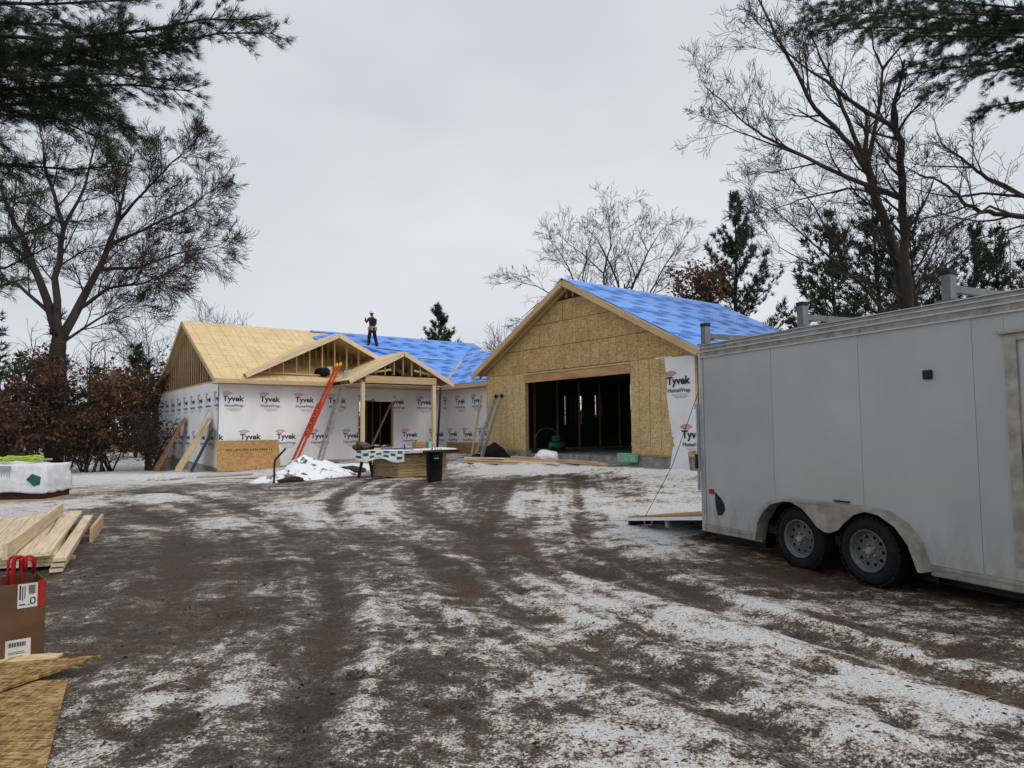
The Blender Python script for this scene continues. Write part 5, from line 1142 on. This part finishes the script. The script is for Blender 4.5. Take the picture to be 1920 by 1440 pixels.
def bare_tree(name, base, H, label, spread=.5, stems=1, maxl=4, group=None, dens=.9, r=None, m=None, trunk_frac=.35, lean=(0, 0), tmin=.016):
    rnd.seed(zlib.crc32(label.encode())); e = tag(empty(name, base), label, 'tree', group); trunk = Twigs(); tw = Twigs(); r = r or H*.016
    for s in range(stems):
        a = rnd.uniform(0, 6.28); d = Vector((math.cos(a)*spread*.5*(stems > 1) + lean[0], math.sin(a)*spread*.5*(stems > 1) + lean[1], 1)); hh = H*(.62 if stems == 1 else .75)*rnd.uniform(.9, 1.05)
        pts = walk(Vector((0, 0, -.2)), d, hh, 9, .07, .08); trunk.add([q[:] for q in pts], r, r*.3, 8)
        nb = int(11*dens) + 3
        for k in range(nb):
            t = trunk_frac + (1-trunk_frac)*(k + rnd.random())/nb; f = min(t*9, 8.99); i = int(f); q = pts[i].lerp(pts[i+1], f-i); b = rnd.uniform(0, 6.28); cd = Vector((math.cos(b)*spread*1.5, math.sin(b)*spread*1.5, .75 + .5*t))
            branch(tw, q, cd, H*(.40 - .17*t)*rnd.uniform(.75, 1.15), r*.42*(1.1 - t*.7), 1, maxl-1, dens, .15, .03, .8, tmin)
        branch(tw, pts[-1], pts[-1]-pts[-2], H*.24, r*.3, 1, maxl-1, dens, .14, .03, .8, tmin)
    mkobj('trunk', trunk.mesh('trunk', m or M_bark2), None, e); mkobj('crown', tw.mesh('crown', M_twig), None, e); return e
# needles ------------------------------------------------------------
def tufts(C, D, L, nn, spread, w, seed=0):
    """C tuft centres (n,3), D directions (n,3): nn needle triangles each"""
    g = np.random.default_rng(seed); n = len(C); d = D[:, None] + g.normal(0, spread, (n, nn, 3)); d /= np.linalg.norm(d, axis=2, keepdims=True)
    ln = L*(.65 + .5*g.random((n, nn, 1))); s = np.cross(d, g.normal(0, 1, (n, nn, 3))); s /= np.linalg.norm(s, axis=2, keepdims=True) + 1e-9
    b = np.repeat(C[:, None], nn, 1) + g.normal(0, L*.12, (n, nn, 3)); V = np.stack([b - s*w, b + s*w, b + d*ln], 2).reshape(-1, 3); return V, np.arange(len(V)).reshape(-1, 3)
def pine(name, base, H, R, label, group=None, seed=1, dens=1.0, L=.22, nn=16, w=.016, m=None, lower=.15, sweep=.35, ragged=.35, start=None):
    e = tag(empty(name, base), label, 'tree', group); trunk = Twigs(); tw = Twigs(); C = []; D = []; g = random.Random(seed)
    pts = walk(Vector((0, 0, -.2)), Vector((0, 0, 1)), H, 10, .015, .02); trunk.add([q[:] for q in pts], H*.017, .02, 8)
    nw = int(H*2.4*dens)
    for k in range(nw):
        t = lower + (1-lower)*((k + g.random())/nw); f = min(t*10, 9.99); q = pts[int(f)].lerp(pts[int(f)+1], f-int(f))
        prof = (1-t)**.75*(1 if t > lower + .1 else .75) + .05
        for j in range(g.choice((3, 4, 4, 5))):
            a = g.uniform(0, 6.28); ln = R*prof*g.uniform(1-ragged, 1+ragged); dirv = Vector((math.cos(a), math.sin(a), sweep*(t*1.4 - .15))); P = [q]; d = dirv.normalized()
            for s in range(4): d = (d + Vector((g.gauss(0, .10), g.gauss(0, .10), .07))).normalized(); P.append(P[-1] + d*ln/4)
            tw.add([p[:] for p in P], max(.012, ln*.014), .006, 4)
            nt_ = max(3, int(ln*9*dens))
            for s in range(nt_):
                u = .25 + .78*(s + g.random())/nt_; fi = min(u*4, 3.99); c = P[int(fi)].lerp(P[int(fi)+1], fi-int(fi)); lat = Vector((-d.y, d.x, 0))*g.gauss(0, .16*ln*(1.2-u)) + Vector((0, 0, g.gauss(.02, .05*ln + .03)))
                C.append((c + lat)[:]); dd = d + lat.normalized()*.6 + Vector((0, 0, .35)); D.append(dd.normalized()[:])
    mkobj('trunk', trunk.mesh('trunk', M_bark), None, e); mkobj('branches', tw.mesh('branches', M_bark), None, e)
    V, F = tufts(np.array(C), np.array(D), L, nn, .55, w, seed); mkobj('crown', np_mesh('crown', V, F, m or M_needle, False), None, e); return e
def leafy(name, base, H, R, label, n=3000, m=None, seed=3, size=.09, group=None, z0=.15, cat='tree', stems=3, lean=.25):
    """small oak holding its brown leaves"""
    e = tag(empty(name, base), label, cat, group); trunk = Twigs(); tw = Twigs(); ends = []
    for s in range(stems):
        pts = walk(Vector((rnd.gauss(0, .1*R), rnd.gauss(0, .1*R), -.1)), Vector((rnd.gauss(0, lean), rnd.gauss(0, lean), 1)), H*.85, 7, .10, .05); trunk.add([q[:] for q in pts], H*.011 + .01, .012, 6)
        for k in range(14):
            t = z0 + (1-z0)*(k + rnd.random())/14; f = min(t*7, 6.99); q = pts[int(f)].lerp(pts[int(f)+1], f-int(f)); a = rnd.uniform(0, 6.28); ln = R*rnd.uniform(.5, 1.1)*(1.1 - .55*t); bp = branch(tw, q, Vector((math.cos(a), math.sin(a), .35)), ln, .018, 2, 3, .8); ends += bp[1:]
    g = np.random.default_rng(seed); E = np.array([p[:] for p in ends]); c = E[g.integers(0, len(E), n)] + g.normal(0, .17*R**.5, (n, 3)); c[:, 2] = np.maximum(c[:, 2], .1)
    a = g.normal(0, 1, (n, 3)); a /= np.linalg.norm(a, axis=1, keepdims=True); b = np.cross(a, g.normal(0, 1, (n, 3))); b /= np.linalg.norm(b, axis=1, keepdims=True); s = size*(.6 + .8*g.random((n, 1)))
    V = np.stack([c - a*s, c + b*s*.55, c + a*s, c - b*s*.55], 1).reshape(-1, 3); F = np.arange(n*4).reshape(-1, 4)
    mkobj('trunk', trunk.mesh('trunk', M_bark), None, e); mkobj('branches', tw.mesh('branches', M_twig), None, e); mkobj('crown', np_mesh('crown', V, F, m or M_leaf, False), None, e); return e
def bough(P, seed, side_len=.55, L=.13, nn=34, w=.0035, step=.10, droop=-.10):
    """returns branch polylines and needle tufts of one pine bough along P"""
    g = random.Random(seed); P = [Vector(p) for p in P]; lines = [(P, .03, .008)]; C = []; D = []; seg = []; tot = 0
    for a, b in zip(P[:-1], P[1:]): seg.append((tot, a, b)); tot += (b-a).length
    s = .1
    while s < tot:
        for t0, a, b in seg:
            if t0 <= s <= t0 + (b-a).length: q = a.lerp(b, (s-t0)/(b-a).length); d = (b-a).normalized()
        for sg in (-1, 1):
            lat = d.cross(Vector((0, 0, 1))).normalized()*sg; v = (d*.7 + lat*g.uniform(.3, 1) + Vector((0, 0, g.gauss(droop, .32)))).normalized(); ln = side_len*g.uniform(.45, 1.15)*(1.1 - .55*s/tot)
            p1 = q + v*ln*.5; p2 = p1 + (v + Vector((0, 0, g.gauss(.05, .1)))).normalized()*ln*.5; lines.append(([q, p1, p2], .008, .003)); nt_ = max(2, int(ln/.06))
            for k in range(nt_):
                u = .3 + .72*(k + g.random())/nt_; c = q.lerp(p1, u*2) if u < .5 else p1.lerp(p2, u*2-1); C.append((c + Vector((g.gauss(0, .03), g.gauss(0, .03), g.gauss(0, .03))))[:]); D.append((v + Vector((0, 0, g.gauss(.1, .2))))[:])
        s += step*g.uniform(.7, 1.3)
    return lines, C, D
def near_pine(name, base, H, r, boughs, label, L, nn, w, side_len, step):
    e = tag(empty(name, base), label, 'tree'); b0 = Vector(base); trunk = Twigs(); tw = Twigs(); pts = walk(Vector((0, 0, -.3)), Vector((0, 0, 1)), H, 10, .01, .02); trunk.add([q[:] for q in pts], r, r*.4, 12); C = []; D = []
    for i, P in enumerate(boughs):
        P = [Vector(p) - b0 for p in P]; root = Vector((0, 0, P[0].z - .3)); ln, c, d = bough(P, 100+i, side_len, L, nn, w, step)
        tw.add([root[:], (root.lerp(P[0], .5) + Vector((0, 0, .1)))[:], P[0][:]], .06, .032, 6)
        for q, a, b in ln: tw.add([x[:] for x in q], a, b, 5)
        C += c; D += d
    mkobj('trunk', trunk.mesh('trunk', M_bark), None, e); mkobj('branches', tw.mesh('branches', M_bark), None, e); V, F = tufts(np.array(C), np.array(D), L, nn, .42, w, 77); mkobj('crown', np_mesh('crown', V, F, M_needle, False), None, e); return e
OAK = [([(-0.01, 0.05), (0.02, 3.43), (0.02, 6.14)], 0.62, 0.5), ([(0.11, 5.97), (0.53, 8.51), (1.04, 10.54), (1.29, 12.74), (1.21, 14.43), (1.12, 15.79)], 0.36, 0.05), ([(-0.23, 6.14), (-0.82, 9.36), (-1.58, 11.39), (-2.26, 12.91), (-2.6, 14.43)], 0.34, 0.05), ([(0.02, 6.14), (-0.06, 9.36), (0.45, 11.73), (-0.23, 14.1), (-0.4, 15.79)], 0.3, 0.05), ([(0.7, 8.0), (2.31, 8.85), (4.34, 9.02), (6.03, 9.53)], 0.16, 0.03), ([(1.09, 10.2), (2.82, 10.37), (4.51, 11.22), (6.37, 11.73)], 0.15, 0.03), ([(1.21, 11.56), (2.82, 12.4), (4.68, 13.42), (5.86, 14.43)], 0.14, 0.03), ([(1.29, 12.91), (2.48, 14.43), (3.66, 15.79), (4.85, 16.97)], 0.13, 0.03), ([(-0.57, 7.66), (-1.75, 9.02), (-2.77, 9.36), (-3.78, 9.7)], 0.15, 0.04), ([(-1.08, 10.03), (-2.43, 11.05), (-3.78, 12.06)], 0.14, 0.03), ([(0.45, 6.14), (1.63, 7.49), (2.82, 8.34)], 0.12, 0.03), ([(0.45, 11.73), (1.46, 13.76), (1.97, 15.79), (2.31, 17.14)], 0.12, 0.03)]
RIGHT = [([(0.18, 0.92), (0.28, 3.88), (0.04, 6.83), (-0.52, 8.68), (-0.92, 10.34)], 0.3, 0.19), ([(-0.92, 10.3), (-1.85, 11.35), (-2.95, 12.28), (-3.69, 13.48), (-4.43, 14.58), (-5.02, 15.69), (-5.35, 16.8)], 0.15, 0.03), ([(-0.92, 10.3), (-0.92, 11.45), (-0.87, 12.37), (-1.0, 13.29), (-0.55, 13.85), (0.28, 14.58)], 0.13, 0.02), ([(-1.0, 13.29), (-1.29, 13.94), (-1.44, 14.95)], 0.06, 0.02), ([(-0.92, 10.43), (-1.66, 12.0), (-2.12, 13.29), (-2.62, 14.22), (-3.14, 15.51)], 0.13, 0.025), ([(-0.65, 0.92), (-0.65, 5.35), (-0.92, 6.83), (-1.26, 8.4), (-1.57, 9.97), (-1.81, 10.43)], 0.24, 0.13), ([(-1.81, 10.38), (-2.95, 11.08), (-3.88, 11.82), (-4.8, 12.46), (-5.54, 13.11)], 0.11, 0.02), ([(-1.33, 8.31), (-2.4, 9.23), (-3.51, 10.25), (-4.43, 11.17), (-5.17, 12.0), (-5.82, 13.29), (-6.28, 14.03)], 0.13, 0.02), ([(-3.51, 10.25), (-4.8, 10.71), (-5.91, 11.08), (-6.65, 11.35)], 0.06, 0.015), ([(-1.66, 8.49), (-2.77, 8.86), (-4.25, 8.58), (-4.98, 8.31)], 0.07, 0.015), ([(-0.65, 3.88), (-1.66, 5.91), (-2.58, 6.83), (-3.51, 7.75), (-4.62, 8.86)], 0.1, 0.02), ([(-2.22, 6.46), (-2.95, 8.86), (-3.69, 10.15)], 0.06, 0.015), ([(-0.74, 5.35), (-2.4, 6.09), (-3.88, 6.46), (-4.98, 7.02)], 0.08, 0.015)]
ROAK = [([(0.0, 0.42), (-0.55, 4.57), (-2.08, 6.23)], 0.35, 0.25), ([(-2.08, 6.23), (-3.88, 6.85), (-5.26, 7.09), (-5.82, 7.17), (-6.18, 7.38), (-6.48, 7.8), (-6.77, 8.1), (-7.26, 8.28), (-7.78, 8.63)], 0.16, 0.02), ([(-2.77, 6.51), (-4.15, 7.48), (-5.26, 8.28), (-5.52, 8.63), (-5.88, 9.11), (-6.18, 9.47), (-6.23, 10.0)], 0.13, 0.02), ([(-4.29, 7.75), (-5.26, 7.92), (-5.94, 7.92), (-6.48, 8.16), (-7.06, 8.52)], 0.07, 0.015), ([(-4.71, 6.92), (-5.26, 6.96), (-6.06, 7.09), (-6.65, 6.73), (-7.13, 6.55), (-7.55, 6.24)], 0.08, 0.015), ([(-4.15, 6.92), (-5.54, 6.51), (-6.37, 6.23), (-7.06, 5.68)], 0.06, 0.015), ([(-5.54, 8.65), (-6.09, 8.72), (-6.65, 8.79), (-7.06, 8.93)], 0.05, 0.012)]
RIDGE = [([(0.02, 0.48), (0.06, 6.73), (0.02, 10.06)], 0.26, 0.2), ([(0.02, 10.06), (-0.19, 11.94), (-0.81, 14.02), (-1.44, 15.69)], 0.15, 0.03), ([(0.02, 10.06), (1.06, 12.36), (2.1, 14.44), (3.15, 16.11)], 0.15, 0.03), ([(0.02, 6.73), (-1.33, 10.27), (-1.54, 12.36), (-1.02, 14.44), (-1.13, 16.31)], 0.15, 0.03), ([(0.44, 7.56), (1.69, 9.85), (2.1, 11.31), (3.15, 13.19), (4.5, 15.06)], 0.14, 0.03), ([(-0.4, 6.73), (-2.9, 10.27), (-3.94, 12.98), (-4.77, 14.44)], 0.13, 0.025), ([(-2.9, 10.27), (-4.98, 10.9), (-6.23, 11.63), (-7.79, 12.04)], 0.09, 0.02), ([(-2.06, 8.81), (-2.9, 12.36), (-2.48, 14.44), (-2.06, 15.9)], 0.1, 0.02), ([(-1.54, 12.36), (-2.9, 13.61), (-4.36, 14.65)], 0.07, 0.02), ([(2.1, 14.44), (1.48, 15.69), (1.69, 16.31)], 0.05, 0.02), ([(-4.98, 10.9), (-6.23, 10.48), (-7.48, 9.44)], 0.06, 0.02), ([(3.15, 13.19), (4.6, 12.98), (5.44, 12.56)], 0.05, 0.02), ([(1.06, 12.36), (0.44, 14.02), (0.85, 15.69)], 0.06, 0.02)]
def G(x, y): return (x, y, terr(x, y))
limb_tree('oak_tree', G(-22.0, 33.4), OAK, 'massive bare spreading oak left of the house', maxl=4, dens=1.3, depth_spread=1.0, up=.03, frac=.22, tmin=.009, rs=.70, bmin=1.7)
limb_tree('bare_tree', G(13.6, 24.0), RIGHT, 'tall bare twin-trunked tree leaning left behind the trailer', m=M_bark, maxl=4, dens=.95, up=.06, skip=0, frac=.22, tmin=.006, rs=.70, bmin=1.3)
limb_tree('oak_tree', G(18.6, 18.0), ROAK, 'crooked bare oak limbs reaching in from the right edge', maxl=4, dens=.85, up=.0, frac=.22, tmin=.006, rs=.6, bmin=1.0)
limb_tree('bare_tree', G(8.15, 50.0), RIDGE, 'bare many-stemmed round-crowned tree rising behind the garage ridge', m=M_bark, maxl=4, dens=.8, up=.03, frac=.3, tmin=.009, rs=.8, bmin=1.7, group='bare trees behind the buildings')
# bare trees behind the buildings
for (x, y, H, st, sp, lab) in ((-26.6, 58, 13.8, 1, .6, 'bare tree behind the left gable of the house'), (-24.0, 60, 13.6, 1, .6, 'slim bare tree behind the house roof, right of its twin'), (-29, 55, 14, 1, .6, 'bare tree showing between the oak and the house'),
                               (-.8, 62, 12.2, 1, .5, 'small bare treetop in the gap left of the garage roof'),
                               (21, 40, 13, 2, .5, 'slender bare tree between the garage roof and the big leaning tree'), (17.5, 32, 10.5, 1, .55, 'small bare tree close behind the trailer'), (36, 46, 17, 2, .5, 'bare tree at the right behind the trailer roof')):
    bare_tree('bare_tree', G(x, y), H, lab, spread=sp, stems=st, maxl=4, group='bare trees behind the buildings', dens=1.1, r=H*.010, trunk_frac=.25, tmin=.012)
# evergreens
pine('pine_tree', G(14.4, 45), 16.6, 4.4, 'tall loose white pine right of the garage roof', seed=5, dens=.7, L=.36, nn=14, w=.028, m=M_needle_b, lower=.2, sweep=1.5, ragged=.6)
pine('pine_tree', G(-6.1, 60), 12.6, 3.0, 'dark pine top showing above the house ridge', seed=6, dens=.9, L=.36, nn=14, w=.035, lower=.2, sweep=.7, ragged=.5)
for k, (x, y, H, R) in enumerate(((16.6, 35, 12.2, 3.8), (19.3, 36, 14.0, 4.0), (22.6, 38, 13.4, 4.2), (26.0, 39, 12.6, 4.0), (30, 42, 13.5, 4.2), (28.6, 36, 11.6, 3.8))):
    pine('pine_tree', G(x, y), H, R, ['dark pine behind the trailer, leftmost of the clump', 'second dark pine from the left behind the trailer', 'dark pine behind the leaning tree trunks', 'dark pine right of the leaning tree trunks', 'tall dark pine at the right edge behind the trailer', 'lower dark pine in front of the rightmost pines'][k], 'dark pines behind the trailer', 20+k, .62, .36, 13, .034, None, .10, 1.1, .6)
for k, (x, y, H, R) in enumerate(((-30, 46, 7.5, 2.6), (-26, 48, 8.0, 2.6), (-34, 44, 8.5, 2.8), (-22, 50, 7.5, 2.6), (-38, 46, 9, 3))):
    pine('pine_tree', G(x, y), H, R, ['dark evergreen behind the brown shrubs, in the middle', 'dark evergreen behind the brown shrubs, near the house', 'dark evergreen behind the big oak trunk', 'dark evergreen hidden close beside the house gable', 'dark evergreen at the far left edge'][k], 'evergreens in the left woods', 40+k, .9, .32, 13, .035, None, .05, .4, .4)
pine('pine_tree', G(-15.9, 21.0), 6.0, 1.3, 'dark pine branches at the left edge below the oak', seed=61, dens=1.0, L=.2, nn=16, w=.014, lower=.45, sweep=.5, ragged=.6)
# brown-leaved oaks and brush
for k, (x, y, H, R, n) in enumerate(((-22.3, 31.2, 6.2, 2.4, 3800), (-19.4, 32.6, 5.7, 2.2, 3600), (-25.4, 31.5, 5.2, 2.4, 3200), (-22.0, 29.8, 3.6, 1.8, 2000), (-18.6, 35.5, 6.3, 2.2, 3200))):
    leafy('oak_sapling', G(x, y), H, R, ['brown-leaved oak shrub around the big oak trunk', 'brown-leaved oak shrub beside the house gable', 'brown-leaved oak shrub at the left edge of the woods', 'low brown-leaved shrub in front of the oak trunk', 'brown-leaved oak shrub behind the gable wall'][k], n, seed=70+k, group='brown-leaved oaks in the left woods')
leafy('oak_tree', G(10.7, 41), 12.6, 2.3, 'rusty brown-leaved oak rising behind the garage roof', 5200, seed=90, size=.11, stems=5, lean=.07, z0=.45)
leafy('oak_tree', G(27, 33), 10.0, 2.4, 'thin brown-leaved oak right behind the trailer', 1500, seed=91, size=.10, stems=3)
for k in range(9):
    x = -31 + k*1.75 + rnd.gauss(0, .4); y = 33.5 + rnd.gauss(0, 1.2); leafy('shrub', G(x, y), rnd.uniform(2.2, 3.4), 1.2, 'leafless brown shrub in the brush along the left woods', 800, m=M_brush, seed=110+k, size=.05, group='brush along the left woods', cat='shrub', stems=7)
# distant woods round the clearing: one mass
tw = Twigs(); C = []; D = []
for k in range(520):
    a = R_(rnd.uniform(-62, 62)); d = rnd.uniform(70, 120); p = Vector((math.sin(a)*d, math.cos(a)*d, -.5)); H = rnd.uniform(6, 12) if abs(math.degrees(a)) > 24 else rnd.uniform(3, 5.5)
    pts = walk(p, Vector((rnd.gauss(0, .05), 0, 1)), H, 4, .05, .03); tw.add([q[:] for q in pts], .16, .03, 5)
    for j in range(9): branch(tw, pts[1].lerp(pts[4], rnd.random()), Vector((rnd.gauss(0, 1), rnd.gauss(0, 1), .8)), H*.28, .04, 2, 3, .7, tmin=.015)
    if k % 2 == 0:
        for j in range(70): t = rnd.random(); C.append((p + Vector((rnd.gauss(0, 1.5*(1.1-t)), rnd.gauss(0, 1.5*(1.1-t)), H*.85*t)))[:]); D.append((rnd.gauss(0, 1), rnd.gauss(0, 1), .4))
o = mkobj('distant_woods', tw.mesh('distant_woods', M_twig), None); o['kind'] = 'stuff'; o['label'] = 'distant bare woods beyond the yard'
V, F = tufts(np.array(C), np.array(D), .7, 8, .6, .10, 5); o = mkobj('distant_evergreens', np_mesh('distant_evergreens', V, F, M_needle, False), None); o['kind'] = 'stuff'; o['label'] = 'distant dark evergreens beyond the yard'
# near pines whose boughs hang into the picture
LB = [[(-6.55, 7.6, 6.21), (-5.4, 7.8, 6.21), (-4.37, 8.0, 6.42), (-3.75, 8.2, 6.68), (-3.1, 8.3, 6.73)], [(-7.15, 8.3, 6.38), (-6.06, 8.2, 6.26), (-5.11, 8.2, 6.32), (-4.16, 8.2, 6.51)], [(-6.38, 7.4, 5.52), (-5.38, 7.6, 5.68), (-4.68, 7.8, 5.79), (-4.0, 8.0, 5.8)],
      [(-7.58, 8.8, 6.05), (-6.35, 8.6, 5.95), (-5.56, 8.5, 5.84), (-4.91, 8.4, 5.43)], [(-6.72, 7.8, 5.37), (-6.03, 8.0, 5.4), (-5.42, 8.1, 5.39), (-4.89, 8.2, 5.15)], [(-6.89, 8.0, 6.82), (-5.68, 8.2, 6.89), (-4.59, 8.4, 7.08)], [(-7.58, 8.8, 7.07), (-6.09, 9.0, 7.12), (-5.12, 9.0, 6.78)],
      [(-7.58, 8.8, 5.14), (-6.57, 8.9, 5.15), (-5.82, 9.0, 5.12), (-5.08, 9.1, 5.21)]]
LB += [[(x, y+.5, z+.12) for x, y, z in P] for P in LB[:4]]
near_pine('pine_tree', (-9.6, 8.0, 0), 14, .26, LB, 'near white pine whose long boughs hang into the top left corner', .125, 28, .0026, .62, .14)
LB2 = [[(-8.97, 10.5, 4.65), (-7.83, 10.6, 4.6), (-7.16, 10.7, 4.95), (-6.56, 10.8, 4.98)], [(-9.39, 11.0, 4.2), (-8.12, 11.0, 4.29), (-7.28, 11.0, 4.71)], [(-8.71, 10.2, 5.19), (-7.84, 10.4, 5.18), (-7.19, 10.5, 5.34)], [(-8.54, 10.0, 3.81), (-7.62, 10.0, 3.74), (-7.08, 10.0, 3.89)]]
near_pine('pine_tree', (-12.6, 10.9, 0), 12, .2, LB2, 'second white pine behind it, thin boughs crossing the oak at left', .12, 12, .0035, .6, .16)
RB = [[(11.9, 13.0, 8.97), (9.6, 13.0, 9.15), (7.86, 13.0, 9.17), (7.62, 13.0, 9.29), (6.9, 13.0, 9.29)], [(11.53, 12.6, 9.42), (9.26, 12.8, 9.45), (7.6, 13.0, 9.67), (6.19, 13.2, 9.71)], [(12.45, 13.6, 9.83), (9.83, 13.6, 10.15), (7.74, 13.6, 10.36), (6.12, 13.6, 10.15)], [(12.08, 13.2, 8.58), (10.15, 13.2, 8.98), (8.94, 13.2, 8.88), (7.97, 13.2, 8.73)],
      [(11.72, 12.8, 8.07), (9.92, 12.9, 8.52), (8.9, 13.0, 8.37), (8.16, 13.1, 8.07)], [(12.36, 13.5, 8.01), (10.59, 13.5, 8.11), (9.76, 13.5, 8.01), (9.35, 13.5, 7.75)], [(12.63, 13.8, 9.53), (10.51, 13.8, 9.85), (9.55, 13.8, 9.74), (8.92, 13.8, 9.42)]]
RB += [[(x, y+.7, z+.1) for x, y, z in P] for P in RB[1:4]]
near_pine('pine_tree', (13.2, 13.2, 0), 17, .3, RB, 'tall white pine whose dark boughs hang into the top right corner', .15, 24, .004, .7, .18)
